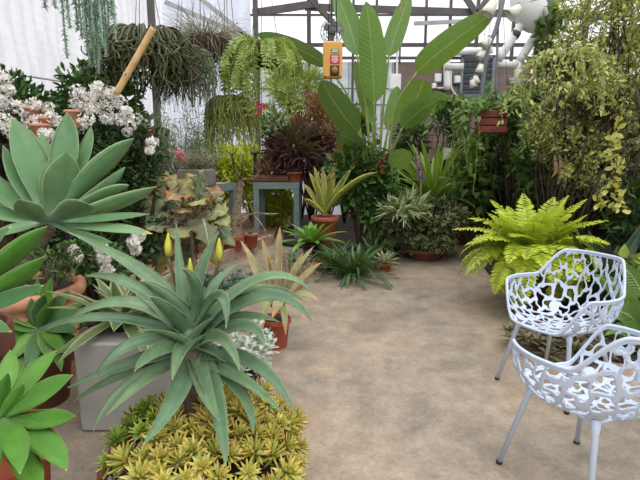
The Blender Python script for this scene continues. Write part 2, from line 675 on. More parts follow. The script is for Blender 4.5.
def concrete_mat():
    m, nt, out = newmat('worn_concrete')
    tc = N(nt, 'ShaderNodeTexCoord')
    v = tc.outputs['Object']
    n1 = noise(nt, .75, 7, .66, vec=v)
    n2 = noise(nt, 5.5, 8, .7, vec=v)
    n3 = noise(nt, 38, 4, .7, vec=v)
    c = ramp(nt, n1, [(.36, lin((124, 115, 105))), (.46, lin((152, 139, 124))), (.55, lin((174, 152, 129))), (.66, lin((140, 130, 118)))])
    c2 = ramp(nt, n2, [(.38, lin((116, 106, 96))), (.5, lin((158, 144, 128))), (.62, lin((188, 173, 154)))])
    c = mixc(nt, .38, c, c2)
    # pale veined wear
    mp_ = N(nt, 'ShaderNodeMapping')
    nt.links.new(v, mp_.inputs[0])
    vo = N(nt, 'ShaderNodeTexVoronoi', feature='DISTANCE_TO_EDGE')
    vo.inputs['Scale'].default_value = 11
    wv = N(nt, 'ShaderNodeVectorMath', operation='ADD')
    nz = N(nt, 'ShaderNodeTexNoise')
    nz.inputs['Scale'].default_value = 3
    nz.inputs['Detail'].default_value = 6
    nt.links.new(v, nz.inputs['Vector'])
    nt.links.new(v, wv.inputs[0])
    nt.links.new(nz.outputs['Color'], wv.inputs[1])
    nt.links.new(wv.outputs[0], vo.inputs['Vector'])
    e = N(nt, 'ShaderNodeMapRange')
    nt.links.new(vo.outputs['Distance'], e.inputs[0])
    e.inputs[1].default_value, e.inputs[2].default_value = .0, .05
    e.inputs[3].default_value, e.inputs[4].default_value = 1, 0
    gate = N(nt, 'ShaderNodeMapRange')
    nt.links.new(noise(nt, 1.7, 4, vec=v), gate.inputs[0])
    gate.inputs[1].default_value, gate.inputs[2].default_value = .48, .66
    gate.inputs[4].default_value = .5
    c = mixc(nt, math_n(nt, 'MULTIPLY', e.outputs[0], gate.outputs[0]), c, lin((190, 178, 160)))
    # old damp patches
    pt = N(nt, 'ShaderNodeMapRange')
    nt.links.new(noise(nt, 1.05, 5, .55, vec=mp_.outputs[0]), pt.inputs[0])
    mp_.inputs['Location'].default_value = (3.1, 7.7, 0)
    mp_.inputs['Scale'].default_value = (1, .6, 1)
    pt.inputs[1].default_value, pt.inputs[2].default_value = .55, .62
    pt.inputs[4].default_value = .45
    c = mixc(nt, pt.outputs[0], c, lin((106, 99, 89)))
    sp = N(nt, 'ShaderNodeMapRange')
    nt.links.new(n3, sp.inputs[0])
    sp.inputs[1].default_value, sp.inputs[2].default_value = .3, .7
    sp.inputs[3].default_value, sp.inputs[4].default_value = .75, 1.05
    hs = N(nt, 'ShaderNodeHueSaturation')
    nt.links.new(c, hs.inputs['Color'])
    nt.links.new(sp.outputs[0], hs.inputs['Value'])
    b = N(nt, 'ShaderNodeBsdfPrincipled')
    nt.links.new(hs.outputs[0], b.inputs['Base Color'])
    b.inputs['Roughness'].default_value = .62
    b.inputs['Specular IOR Level'].default_value = .35
    bp = N(nt, 'ShaderNodeBump')
    bp.inputs['Strength'].default_value = .25
    bp.inputs['Distance'].default_value = .006
    nt.links.new(n2, bp.inputs['Height'])
    nt.links.new(bp.outputs[0], b.inputs['Normal'])
    nt.links.new(b.outputs[0], out.inputs[0])
    return m


def block_mat():
    m, nt, out = newmat('brown_painted_block')
    tc = N(nt, 'ShaderNodeTexCoord')
    mpn = N(nt, 'ShaderNodeMapping')
    mpn.inputs['Rotation'].default_value = (R(90), 0, 0)
    nt.links.new(tc.outputs['Object'], mpn.inputs[0])
    br = N(nt, 'ShaderNodeTexBrick')
    br.inputs['Color1'].default_value = (*lin((132, 112, 102)), 1)
    br.inputs['Color2'].default_value = (*lin((122, 104, 94)), 1)
    br.inputs['Mortar'].default_value = (*lin((104, 90, 82)), 1)
    br.inputs['Scale'].default_value = 1.0
    br.inputs['Brick Width'].default_value = .42
    br.inputs['Row Height'].default_value = .21
    br.inputs['Mortar Size'].default_value = .008
    nt.links.new(mpn.outputs[0], br.inputs['Vector'])
    b = N(nt, 'ShaderNodeBsdfPrincipled')
    b.inputs['Roughness'].default_value = .8
    nt.links.new(br.outputs[0], b.inputs['Base Color'])
    nt.links.new(b.outputs[0], out.inputs[0])
    return m


M = {}
M['concrete'] = concrete_mat()
M['block'] = block_mat()
M['glass'] = glass_mat('clear_glass')
M['frost'] = sheet_mat('frosted_panel', (225, 228, 232), .6, .15, 0, 5)
M['sheet'] = sheet_mat('rippled_plastic_sheet', (240, 237, 239), .62, .07, 1, 22)
M['sheetb'] = sheet_mat('pale_plastic_sheet', (226, 228, 238), .6, .08, 0, 11)
M['steel'] = mat('dark_greenhouse_steel', (72, 66, 64), .55, col2=(92, 84, 80), scale=5)
M['rail'] = mat('pale_grey_rail', (176, 174, 172), .5)
M['terra'] = mat('terracotta', (176, 92, 62), .8, col2=(150, 74, 50), scale=9, bump=.15)
M['terra_pale'] = mat('weathered_terracotta', (206, 152, 118), .85, col2=(176, 112, 84), scale=6, bump=.3, contrast=(.4, .62))
M['terra_dark'] = mat('brown_clay', (122, 74, 58), .7, col2=(98, 60, 48), scale=7, bump=.2)
M['soil'] = mat('dark_potting_soil', (58, 46, 36), .95, col2=(34, 27, 22), scale=26, bump=.8, bscale=70)
M['perlite'] = mat('perlite_grit', (214, 210, 206), .9, col2=(170, 164, 160), scale=40)
M['bark'] = mat('grey_brown_bark', (128, 112, 94), .9, col2=(88, 74, 60), scale=24, bump=.6)
M['bark_pale'] = mat('pale_bark', (176, 158, 136), .85, col2=(120, 104, 86), scale=22, bump=.4)
M['bark_dark'] = mat('dark_twig', (84, 66, 50), .9, col2=(56, 45, 36), scale=20)
M['straw'] = mat('dry_straw', (190, 166, 128), .85, col2=(150, 124, 92), scale=30)
M['moss'] = mat('brown_moss_liner', (92, 74, 54), .95, col2=(52, 42, 32), scale=30, bump=1.0, bscale=60)
M['bench'] = mat('grey_green_enamel', (128, 146, 142), .5, col2=(112, 130, 126), scale=6)
M['slatwood'] = mat('weathered_bench_top', (168, 150, 130), .85, col2=(134, 116, 98), scale=12, bump=.3)
M['curb'] = mat('weathered_timber', (182, 160, 136), .85, col2=(146, 124, 102), scale=9, bump=.3)
M['bamboo'] = mat('bamboo_cane', (214, 178, 122), .5, col2=(194, 152, 98), scale=10)
M['chair'] = mat('white_powder_coat', (192, 203, 221), .42, col2=(188, 199, 218), scale=3)
M['rubber'] = mat('black_rubber', (26, 26, 27), .6)
M['pvc'] = mat('white_pvc', (236, 236, 234), .35, col2=(226, 226, 224), scale=4)
M['cuff'] = mat('dark_clamp', (84, 80, 78), .5)
M['grey'] = mat('grey_metal', (138, 142, 144), .45, .4)
M['louver'] = mat('grey_louver', (128, 134, 140), .5)
M['void'] = mat('dark_duct', (40, 42, 46), .8)
M['yellow'] = mat('yellow_plastic_case', (220, 164, 76), .42, col2=(214, 156, 68), scale=4)
M['red'] = mat('red_label', (196, 32, 44), .5, col2=(190, 28, 40))
M['green'] = mat('green_label', (60, 150, 104), .5, col2=(52, 140, 96))
M['white'] = mat('white_ink', (240, 240, 238), .6, col2=(236, 236, 234))
M['black'] = mat('black_plastic', (34, 34, 36), .45, col2=(28, 28, 30))
M['foam'] = mat('pale_grey_box', (188, 187, 181), .7, col2=(174, 172, 167), scale=5, bump=.1)
M['wire'] = mat('thin_wire', (120, 116, 112), .5, .5)
M['jute'] = mat('pale_root', (206, 196, 186), .9, col2=(178, 166, 154), scale=30)

# ================================================================== the setting
XL, YB, XR = -3.4, 11.0, 5.3
mb = MB()
box(mb, (1.0, 4.5, -.06), (11, 14.4, .12))
struct('floor', mb, M['concrete'], 'worn tan concrete greenhouse path with grey stains', 'floor')

# raised bed on the left with its timber kerb
ka, kb = F(272, 244), F(193, 275)
kd = nrm(kb - ka)
kc = ka + kd * 3.6
mb = MB()
poly = np.array([[ka[0], ka[1]], [kc[0], kc[1]], [XL, kc[1] + .2], [XL, YB], [ka[0], YB]])
h = .10
V = np.concatenate([np.c_[poly, np.zeros(5)], np.c_[poly, np.full(5, h)]])
mb.add(V, [[i, (i + 1) % 5, 5 + (i + 1) % 5, 5 + i] for i in range(5)] + [[5, 6, 7, 8]], [[5, 8, 9]])
struct('trim_1', mb, mat('reddish_bed_gravel', (160, 122, 98), .9, col2=(120, 88, 70), scale=14, bump=.8, bscale=40), 'reddish raised planting bed behind the timber kerb', 'planting bed')
mb = MB()
bar(mb, ka + [0, 0, .08], kc + [0, 0, .08], .07, .16)
struct('trim_2', mb, M['curb'], 'weathered timber kerb along the left planting bed', 'kerb')

mb = MB()
poly = np.array([[1.75, 3.5], [2.6, 2.95], [XR, 2.7], [XR, YB], [3.9, YB], [3.3, 8.6], [2.15, 6.2]])
k = len(poly)
V = np.concatenate([np.c_[poly, np.zeros(k)], np.c_[poly, np.full(k, .04)], [[3.6, 6.0, .06]]])
mb.add(V, [[i, (i + 1) % k, k + (i + 1) % k, k + i] for i in range(k)], [[k + i, k + (i + 1) % k, 2 * k] for i in range(k)])
struct('trim_3', mb, M['soil'], 'dark soil bed on the right under the lime fern', 'planting bed')
mb = MB()
poly = np.array([[-.62, 7.6], [.2, 7.0], [1.2, 7.5], [2.2, 8.6], [2.5, YB], [-.6, YB]])
k = len(poly)
V = np.concatenate([np.c_[poly, np.zeros(k)], np.c_[poly, np.full(k, .05)], [[.8, 9.0, .06]]])
mb.add(V, [[i, (i + 1) % k, k + (i + 1) % k, k + i] for i in range(k)], [[k + i, k + (i + 1) % k, 2 * k] for i in range(k)])
struct('trim_4', mb, M['soil'], 'dark soil bed below the big paddle leaved plant', 'planting bed')

# left wall: low dark wall, plastic sheet above
mb = MB()
box(mb, (XL - .08, 5, 1.0), (.12, 12.2, 2.0))
struct('wall_left', mb, mat('dark_brick', (96, 78, 68), .9, col2=(66, 54, 48), scale=6), 'low dark wall under the plastic sheet', 'wall')  # plain dark brown brick colour for the low wall
mb = MB()
ny, nz_ = 260, 10
yy = np.linspace(-1, YB, ny)
zz = np.linspace(2.03, 5.2, nz_)
Yg, Zg = np.meshgrid(yy, zz, indexing='ij')
Xg = XL + .018 * np.sin(Yg * 23 + 2 * np.sin(Yg * 3.1)) + .02 * np.sin(Yg * 2.2 + Zg * 1.3)
i, j = np.meshgrid(np.arange(ny - 1), np.arange(nz_ - 1), indexing='ij')
Q = np.stack([i * nz_ + j, (i + 1) * nz_ + j, (i + 1) * nz_ + j + 1, i * nz_ + j + 1], -1).reshape(-1, 4)
mb.add(np.stack([Xg, Yg, Zg], -1), Q)
o = struct('wall_left_sheet', mb, M['sheet'], 'rippled white plastic sheet hung along the left wall', 'wall', smooth=True)
mb = MB()
tube(mb, [P(4, 72.5, 5.2), P(76, 83.5, 6.55)], .012, 8)
single('hanging_rod', mb, M['foam'], 'thin white horizontal rod across the plastic sheet', 'rod', P(40, 78, 5.8))

# back wall: sheet at left, frosted panels, brown block at right, glass above
XS = -1.49
mb = MB()
nx = 120
xx = np.linspace(XL, XS, nx)
zz = np.linspace(0, 5.4, 8)
Xg, Zg = np.meshgrid(xx, zz, indexing='ij')
Yg = YB + .03 * np.sin(Xg * 16) + .02 * np.sin(Xg * 5 + Zg)
i, j = np.meshgrid(np.arange(nx - 1), np.arange(7), indexing='ij')
Q = np.stack([i * 8 + j, (i + 1) * 8 + j, (i + 1) * 8 + j + 1, i * 8 + j + 1], -1).reshape(-1, 4)
mb.add(np.stack([Xg, Yg, Zg], -1), Q)
struct('wall_back_sheet', mb, M['sheetb'], 'pale translucent sheet closing the back left corner', 'wall', smooth=True)
XB = 1.62
ZT = P(450, 62, YB)[2]
mb = MB()
box(mb, ((XB + XR) / 2, YB + .1, ZT / 2), (XR - XB, .2, ZT))
struct('wall_back', mb, M['block'], 'brown painted block wall at the back', 'wall')
mb = MB()
box(mb, ((XS + XB) / 2, YB + .03, ZT / 2), (XB - XS, .02, ZT))
struct('window_2', mb, M['frost'], 'frosted lower panes between the sheet and brown wall', 'window')
win = MB()
for px, w in ((309, .085), (331, .04), (353, .05), (376, .05), (400, .03), (425, .045), (449, .05), (476, .06), (512, .05), (547, .06), (585, .05), (622, .06)):
    x = (px - 320) / FPX * (YB / (CP + .4 * SP))
    bar(win, (x, YB, 0 if px < 390 else ZT), (x, YB, 6.2), w, .08)
for py, w in ((45, .07), (58, .05), (15, .03)):
    z = P(400, py, YB)[2]
    bar(win, (XS, YB, z), (XR, YB, z), .07, w)
for zq in (.9, 1.5, 2.0, 2.5, 2.85):
    bar(win, (XS, YB + .005, zq), (XB, YB + .005, zq), .02, .02)
for xq in np.arange(XS + .2, XB, .24):
    bar(win, (xq, YB + .005, .3), (xq, YB + .005, ZT), .012, .012)
w1 = struct('window_1', win, M['steel'], 'dark steel glazing bars of the back wall', 'window')
mb = MB()
box(mb, ((XS + XR) / 2, YB + .05, (ZT + 6.2) / 2), (XR - XS, .008, 6.2 - ZT))
struct('glazing', mb, M['glass'], '', parent=w1)
# lintel beam and struts
mb = MB()
a, b = P(305, 7, 10.6), P(520, 14, 10.6)
bar(mb, a, b + (b - a) * .6, .09, .13)
struct('trim_5', mb, M['steel'], 'dark steel beam across the top of the glazing', 'beam')
mb = MB()
bar(mb, P(253, 13, 10.9), P(318, 3.5, 10.5), .08, .14)
struct('trim_6', mb, M['steel'], 'dark steel beam joining the corner post', 'beam')
mb = MB()
x = P(256.5, 60, 10.85)[0]
bar(mb, (x, 10.85, 0), (x, 10.85, 5.6), .10, .10)
struct('trim_7', mb, M['steel'], 'dark steel corner post beside the pale sheet', 'post')
mb = MB()
x = P(154, 60, 9.4)[0]
bar(mb, (x, 9.4, 0), (x, 9.4, 5.4), .11, .11)
struct('trim_8', mb, M['steel'], 'dark steel post near the left wall', 'post')
mb = MB()
bar(mb, P(300, -12, 9.8), P(357, 48, 10.2), .07, .09)
struct('trim_9', mb, M['steel'], 'diagonal steel strut behind the yellow control box', 'strut')
mb = MB()
for x0, x1 in ((462, 476), (492, 478)):
    bar(mb, P(x0, -8, 10.5), P(x1, 13, 10.5), .05, .12)
struct('trim_10', mb, M['steel'], 'dark steel gusset brackets above the glazing', 'bracket')
mb = MB()
bar(mb, P(414, 23.5, 10.2), P(480, 20.5, 10.2), .04, .07)
struct('trim_11', mb, M['rail'], 'pale grey horizontal bar in front of the glazing', 'bar')
mb = MB()
for (a, b) in (((196, -5), (258, 45)), ((165, 2), (258, 42))):
    bar(mb, P(*a, 10.9), P(*b, 10.9), .05, .09)
struct('trim_12', mb, M['rail'], 'pale braces behind the corner sheet', 'brace')
# right wall
mb = MB()
box(mb, (XR + .1, 5, .6), (.2, 12.2, 1.2))
struct('wall_right', mb, M['block'], 'low brown wall on the right', 'wall')
rw = MB()
for y in np.arange(.5, YB, 1.1):
    bar(rw, (XR + .06, y, 1.2), (XR + .06, y, 6), .06, .05)
for z in (1.22, 2.6, 4.0):
    bar(rw, (XR + .06, -1, z), (XR + .06, YB, z), .05, .05)
w3 = struct('window_3', rw, M['steel'], 'dark glazing bars of the right wall', 'window')
mb = MB()
box(mb, (XR + .1, 5, 3.6), (.008, 12, 4.8))
struct('glazing', mb, M['glass'], '', parent=w3)
# purlins that carry the hanging plants, above the picture
for kk, (y, z) in enumerate(((3.1, 3.0), (4.7, 3.5), (5.5, 3.75), (6.6, 4.3))):
    mb = MB()
    bar(mb, (XL, y, z), (XR, y, z), .05, .05)
    struct('trim_%d' % (13 + kk), mb, M['steel'], 'overhead steel purlin %s' % ('nearest the camera', 'above the cactus baskets', 'above the fishbone cactus', 'above the white pipes')[kk], 'beam')

# ================================================================== light, camera
sc = bpy.context.scene
w = bpy.data.worlds.new('overcast_sky')
sc.world = w
w.use_nodes = True
nt = w.node_tree
nt.nodes.clear()
tc = N(nt, 'ShaderNodeTexCoord')
sx = N(nt, 'ShaderNodeSeparateXYZ')
nt.links.new(tc.outputs['Generated'], sx.inputs[0])
cr = ramp(nt, sx.outputs[2], [(0.0, (.9, .93, 1.0)), (.3, (1.0, 1.02, 1.06)), (1.0, (1.0, 1.0, 1.0))])
st = N(nt, 'ShaderNodeMapRange')
nt.links.new(sx.outputs[2], st.inputs[0])
st.inputs[1].default_value, st.inputs[2].default_value = 0, 1
st.inputs[3].default_value, st.inputs[4].default_value = 1.05, 2.1
bg = N(nt, 'ShaderNodeBackground')
nt.links.new(cr, bg.inputs[0])
nt.links.new(st.outputs[0], bg.inputs[1])
wo = N(nt, 'ShaderNodeOutputWorld')
nt.links.new(bg.outputs[0], wo.inputs[0])
sun = bpy.data.lights.new('sun', 'SUN')
sun.energy = 1.0
sun.angle = R(45)
sun.color = (1, .97, .92)
so = bpy.data.objects.new('sun', sun)
so.rotation_euler = (R(22), R(14), 0)
C.objects.link(so)
cam = bpy.data.cameras.new('camera')
cam.sensor_width = 36
cam.lens = FPX / 640 * 36
cam.clip_end = 60
co = bpy.data.objects.new('camera', cam)
co.location = (0, 0, CAMH)
co.rotation_euler = (R(90) - PITCH, 0, 0)
C.objects.link(co)
sc.camera = co
vs = sc.view_settings
vs.view_transform = 'Standard'
vs.look = 'None'
vs.gamma = 1
vs.exposure = 0.0
vs.use_curve_mapping = False
sc.cycles.max_bounces = 8
sc.cycles.transparent_max_bounces = 12

# ================================================================== pots
def pot_prof(R0, H, taper=.72, rim=.16, lip=.018):
    r1 = R0 * taper
    zr = H * (1 - rim)
    rb = r1 + (R0 - lip - r1) * (1 - rim)
    return [(0.001, 0), (r1, 0), (r1 * 1.01, .004), (rb, zr), (rb + .002, zr), (R0 - .002, zr + .002), (R0, zr + .008), (R0, H - .008), (R0 - .006, H), (R0 - .018, H), (R0 - .024, H - .01), (R0 - .04, H - .06), (r1 * .8, .02), (.001, .02)]


def potted(name, label, cat, loc, R0, H, m, group=None, taper=.72, rim=.16, soil=True, ns=36):
    t = thing(name, label, cat, loc, group)
    mb = MB()
    lathe(mb, pot_prof(R0, H, taper, rim, min(.018, R0 * .09)), loc, ns)
    part('pot', mb, m, t)
    if soil:
        mb = MB()
        lathe(mb, [(R0 * .97 - .02, H - .035), (R0 * .6, H - .02), (.001, H - .012)], loc, 24)
        part('soil', mb, M['soil'], t)
    return t


def hero_leaf(center, Y0, B, Mp, T, dY, wpx, kind, thick=.007, cup=.3, roll=.4, n=18, m=3, mid_dY=None, base_dY=0.0):
    b = P(*B, Y0 + base_dY)
    md = P(*Mp, Y0 + (dY * .5 if mid_dY is None else mid_dY))
    t = P(*T, Y0 + dY)
    c = 2 * md - .5 * (b + t)
    s = np.linspace(0, 1, n)[:, None]
    pts = (1 - s) ** 2 * b + 2 * s * (1 - s) * c + s * s * t
    r = t - b
    r[2] = 0
    if np.linalg.norm(r) < .03:
        r = np.array([0, -1., 0])
    r = nrm(r)
    side0 = np.cross([0, 0, 1.], r)
    tt = frames(pts)
    view = nrm(pts - np.array([0, 0, CAMH]))
    sv = nrm(np.cross(tt, view))
    if np.dot(sv.mean(0), side0) < 0:
        sv = -sv
    side = nrm((1 - roll) * side0 + roll * sv)
    w = wpx * mp(Y0 + dY * .4) * prof(kind, n)
    mb = MB()
    # keep the upper face towards the rosette's axis / sky
    sweep(mb, pts, side, w, thick * np.linspace(1, .25, n), cup, m)
    return mb


LF = {}
LF['agave'] = leafmat('blue_green_agave_leaf', [(114, 152, 104), (104, 144, 98), (126, 160, 108)], edge=(184, 202, 150), edgew=.11, tip=(190, 170, 110), tipw=.03, base=(150, 178, 156), basew=.4, rough=.42, trans=.06, var=.14, stripe=((94, 136, 84), 15, .25))
LF['agave_yt'] = leafmat('yellow_tipped_agave_leaf', [(132, 170, 122)], edge=(180, 196, 140), edgew=.1, tip=(232, 186, 70), tipw=.12, rough=.5, trans=.06, var=.14)
LF['agave_dark'] = leafmat('mid_green_agave_leaf', [(88, 130, 78), (76, 118, 72), (112, 150, 78)], edge=(160, 182, 120), edgew=.1, tip=(206, 180, 110), tipw=.05, base=(140, 168, 134), rough=.45, trans=.08, var=.15)
LF['agave_lime'] = leafmat('bright_green_agave_leaf', [(94, 146, 58), (84, 134, 54), (108, 158, 62)], edge=(150, 184, 100), edgew=.07, tip=(206, 170, 110), tipw=.03, base=(128, 168, 104), rough=.38, trans=.12, var=.15, stripe=((80, 132, 48), 15, .3))
LF['aloe'] = leafmat('grey_green_aloe_leaf', [(104, 134, 100), (92, 122, 90), (118, 146, 106)], edge=(146, 168, 122), edgew=.08, tip=(186, 150, 120), tipw=.04, base=(122, 150, 120), rough=.42, trans=.04, var=.22, stripe=((86, 116, 86), 13, .3))
LF['varieg'] = leafmat('cream_edged_leaf', [(92, 116, 76), (108, 130, 84)], edge=(206, 202, 150), edgew=.4, tip=(150, 120, 90), tipw=.05, rough=.5, trans=.1, var=.15)
LF['olive_bud'] = leafmat('yellow_green_bud', [(206, 206, 70), (196, 200, 80)], base=(150, 160, 60), rough=.5, trans=.1)

# ------------------------------------------------------------------ big blue-green agave on a stem in a large terracotta pot
YA = 3.0
bc = P(48, 224, YA)
pr = P(22, 284, YA)
t = thing('agave', 'large blue-green agave with broad pointed leaves on a bare stem in a terracotta pot', 'agave', (pr[0], YA, 0))
mb = MB()
H = pr[2]
R0 = 58 * mp(YA)
lathe(mb, [(.001, 0), (R0 * .7, 0), (R0 * .74, .03), (R0 * .86, H * .62), (R0 * .87, H - .17), (R0 * .93, H - .165), (R0 * .94, H - .14), (R0 * .9, H - .13), (R0 * .92, H - .09), (R0 * .99, H - .08), (R0 * 1.02, H - .05), (R0 * 1.01, H - .015), (R0 * .96, H), (R0 * .88, H - .005), (R0 * .85, H - .05), (R0 * .6, .1), (.001, .1)], (pr[0], YA, 0), 56)
part('pot', mb, M['terra_pale'], t)
mb = MB()
lathe(mb, [(R0 * .86, H - .05), (R0 * .4, H - .02), (.001, H - .015)], (pr[0], YA, 0), 32)
part('soil', mb, M['soil'], t)
mb = MB()
path = smooth_path([(pr[0], YA, H - .03), (pr[0] + .03, YA, H + .12), bc - [0, 0, .02]], 26)
tube(mb, path, .052 + .009 * (np.arange(26) % 2) - .012 * np.linspace(0, 1, 26), 14)
part('stem', mb, M['bark'], t)
AG = [  # mid, tip, depth, width
    ((33, 168), (12, 117), .12, 33), ((65, 160), (67, 112), .18, 30), ((62, 186), (66, 151), -.14, 34), ((80, 166), (91, 126), .22, 18), ((97, 173), (134, 138), .02, 27),
    ((102, 190), (125, 167), .14, 16), ((100, 197), (129, 185), .02, 16), ((108, 208), (157, 186), -.05, 23), ((74, 211), (91, 205), -.42, 28), ((100, 219), (150, 214), -.12, 12),
    ((84, 236), (113, 243), -.25, 10), ((22, 185), (3, 145), .02, 22), ((8, 198), (-24, 160), -.05, 24), ((8, 216), (-34, 204), -.12, 20), ((32, 214), (18, 199), -.34, 24),
    ((45, 176), (42, 132), .3, 22), ((20, 228), (-14, 238), -.22, 14), ((52, 188), (50, 158), .05, 24), ((12, 205), (-30, 184), .1, 20)]
for k, (md, tp, dY, w) in enumerate(AG):
    part('leaf', hero_leaf(None, YA, (48, 222), md, tp, dY, w, 'agave', .012, .28, .45), LF['agave'], t)
part('leaf', hero_leaf(None, YA, (50, 226), (106, 228), (153, 234), -.2, 13, 'agave', .01, .28, .5), LF['agave_yt'], t, label='yellow-tipped low leaf')

# ------------------------------------------------------------------ pale agave leaning in from the left edge
YB2 = 1.9
c2 = P(-46, 312, YB2)
t = potted('agave', 'green agave at the left picture edge, leaves below the terracotta pot rim', 'agave', (c2[0], YB2, 0), .2, c2[2] - .06, M['terra_dark'])
A2 = [((8, 262), (47, 226), .1, 38), ((10, 284), (44, 256), -.05, 32), ((2, 302), (44, 285), -.15, 30), ((-24, 262), (12, 226), .15, 30), ((-20, 322), (12, 332), -.25, 26), ((-60, 260), (-50, 215), .2, 32),
      ((-80, 290), (-120, 270), .05, 32), ((-76, 325), (-118, 340), -.15, 30), ((-45, 340), (-42, 380), -.3, 28), ((-35, 275), (-20, 238), -.05, 28)]
for md, tp, dY, w in A2:
    part('leaf', hero_leaf(None, YB2, (-46, 310), md, tp, dY, w * .78, 'agave', .01, .25, .5), LF['agave_dark'] if w < 31 else LF['agave_lime'], t)

# ------------------------------------------------------------------ darker agave in a brown pot
YC = 2.72
pp = P(40, 352, YC)
t = potted('agave', 'small green agave in a brown pot beside the pale grey box', 'agave', (pp[0] - .02, YC, 0), .21, pp[2], M['terra_dark'], rim=.2)
A4 = [((46, 305), (50, 284), .05, 17), ((34, 308), (28, 290), .1, 15), ((60, 318), (78, 306), .0, 16), ((52, 338), (63, 352), -.25, 13), ((22, 318), (6, 306), 0, 16), ((20, 334), (0, 340), -.1, 15),
      ((26, 343), (14, 358), -.22, 15), ((36, 345), (30, 362), -.28, 16), ((46, 342), (50, 358), -.27, 14), ((58, 328), (72, 332), -.12, 14), ((40, 314), (44, 298), -.12, 14), ((34, 318), (33, 301), -.05, 12), ((54, 310), (66, 294), .12, 14), ((24, 312), (14, 294), .12, 15), ((56, 326), (80, 322), -.04, 13), ((60, 336), (76, 344), -.14, 13), ((28, 328), (4, 322), -.06, 13), ((38, 308), (38, 284), .14, 13), ((44, 318), (54, 300), -.1, 13), ((30, 352), (22, 372), -.26, 13), ((54, 345), (58, 366), -.28, 13)]
for md, tp, dY, w in A4:
    part('leaf', hero_leaf(None, YC, (41, 328), md, (41 + (tp[0] - 41) * 1.2, 328 + (tp[1] - 328) * 1.15), dY, w * 1.15, 'agave', .008, .3, .45), LF['agave_lime'] if w % 2 else LF['agave_dark'], t)

# ------------------------------------------------------------------ bright agave at the bottom left corner
YD = 1.52
c4 = P(-4, 420, YD)
t = potted('agave', 'bright green agave nearest the camera in the bottom left corner', 'agave', (c4[0], YD, 0), .17, c4[2] - .05, M['terra'])
A3 = [((30, 380), (57, 350), .12, 30), ((40, 396), (73, 375), .02, 36), ((42, 421), (76, 416), -.12, 31), ((40, 440), (67, 471), -.25, 36), ((14, 440), (20, 474), -.35, 33), ((24, 462), (40, 492), -.34, 34), ((8, 378), (10, 350), .18, 26),
      ((12, 402), (24, 383), -.12, 18), ((-20, 385), (-30, 350), .15, 30), ((-30, 410), (-66, 398), 0, 32), ((-30, 440), (-60, 462), -.2, 32), ((-8, 450), (-12, 490), -.33, 32), ((2, 398), (8, 372), -.05, 20)]
for md, tp, dY, w in A3:
    part('leaf', hero_leaf(None, YD, (-2, 418), md, tp, dY, w * .78, 'agave', .008, .35, .5), LF['agave_lime'], t)

# ------------------------------------------------------------------ golden sedum bowl with the big aloe
YS = 1.80
bw = P(196, 452, YS)
BX, BH = bw[0], .27
RB = .37
t = thing('planter_bowl', 'wide brown clay bowl under the golden sedum', 'planter', (BX, YS, 0))
mb = MB()
lathe(mb, [(.001, 0), (RB * .55, 0), (RB * .6, .01), (RB * .8, BH * .45), (RB * .95, BH - .055), (RB, BH - .05), (RB + .008, BH - .03), (RB + .006, BH - .006), (RB - .005, BH), (RB - .02, BH - .006), (RB - .03, BH - .05), (RB * .5, .05), (.001, .05)], (BX, YS, 0), 56)
part('bowl', mb, M['terra_dark'], t)
mb = MB()
lathe(mb, [(RB - .028, BH - .045), (RB * .6, BH - .02), (.001, BH)], (BX, YS, 0), 32)
part('soil', mb, M['soil'], t)
gr = MB()
for i in range(90):
    a = rng.uniform(2.5, 4.4)
    r = RB * rng.uniform(.5, .9)
    s = rng.uniform(.006, .014)
    ellipsoid(gr, (BX + r * math.cos(a), YS + r * math.sin(a), BH - .03 + s * .5), (s, s, s * .8), 6, 4, .15)
o = part('perlite', gr, M['perlite'], t)
o['kind'] = 'stuff'

sed = leafmat('golden_sedum_leaf', [(218, 206, 92), (200, 200, 92), (222, 202, 98), (168, 180, 82), (232, 218, 130), (160, 172, 76)], tip=(222, 164, 96), tipw=.16, base=(116, 134, 58), basew=.4, rough=.42, trans=.12, var=.2)
sed_g = leafmat('green_sedum_leaf', [(150, 180, 70), (126, 164, 62), (172, 188, 78)], tip=(208, 190, 90), tipw=.15, base=(88, 124, 50), basew=.4, rough=.42, trans=.12, var=.2)
t = thing('golden_sedum', 'golden yellow-green sedum spilling over the brown bowl', 'sedum', (BX, YS, BH))
fl = fat('lance', 5, .2)


def sedum_mesh(seed, mm):
    g = MB()
    n = 30
    for i in range(n):
        f = i / n
        az = i * 2.4
        el = R(80) - R(95) * f
        d = np.array([[math.cos(az) * math.cos(el), math.sin(az) * math.cos(el), math.sin(el)]])
        up = np.array([[-math.cos(az) * math.sin(el), -math.sin(az) * math.sin(el), math.cos(el)]])
        batch(g, fl, [[0, 0, .02 - .035 * f]], d, up, .034 + .026 * math.sin(f * 2.6), .0165)
    tube(g, [(0, 0, -.09), (0.004, 0, -.04), (0, 0, .02)], .004, 6)
    o = bpy.data.meshes.new('rosette')
    me = g.mesh('rosette', (0, 0, 0))
    me.materials.append(mm)
    return me


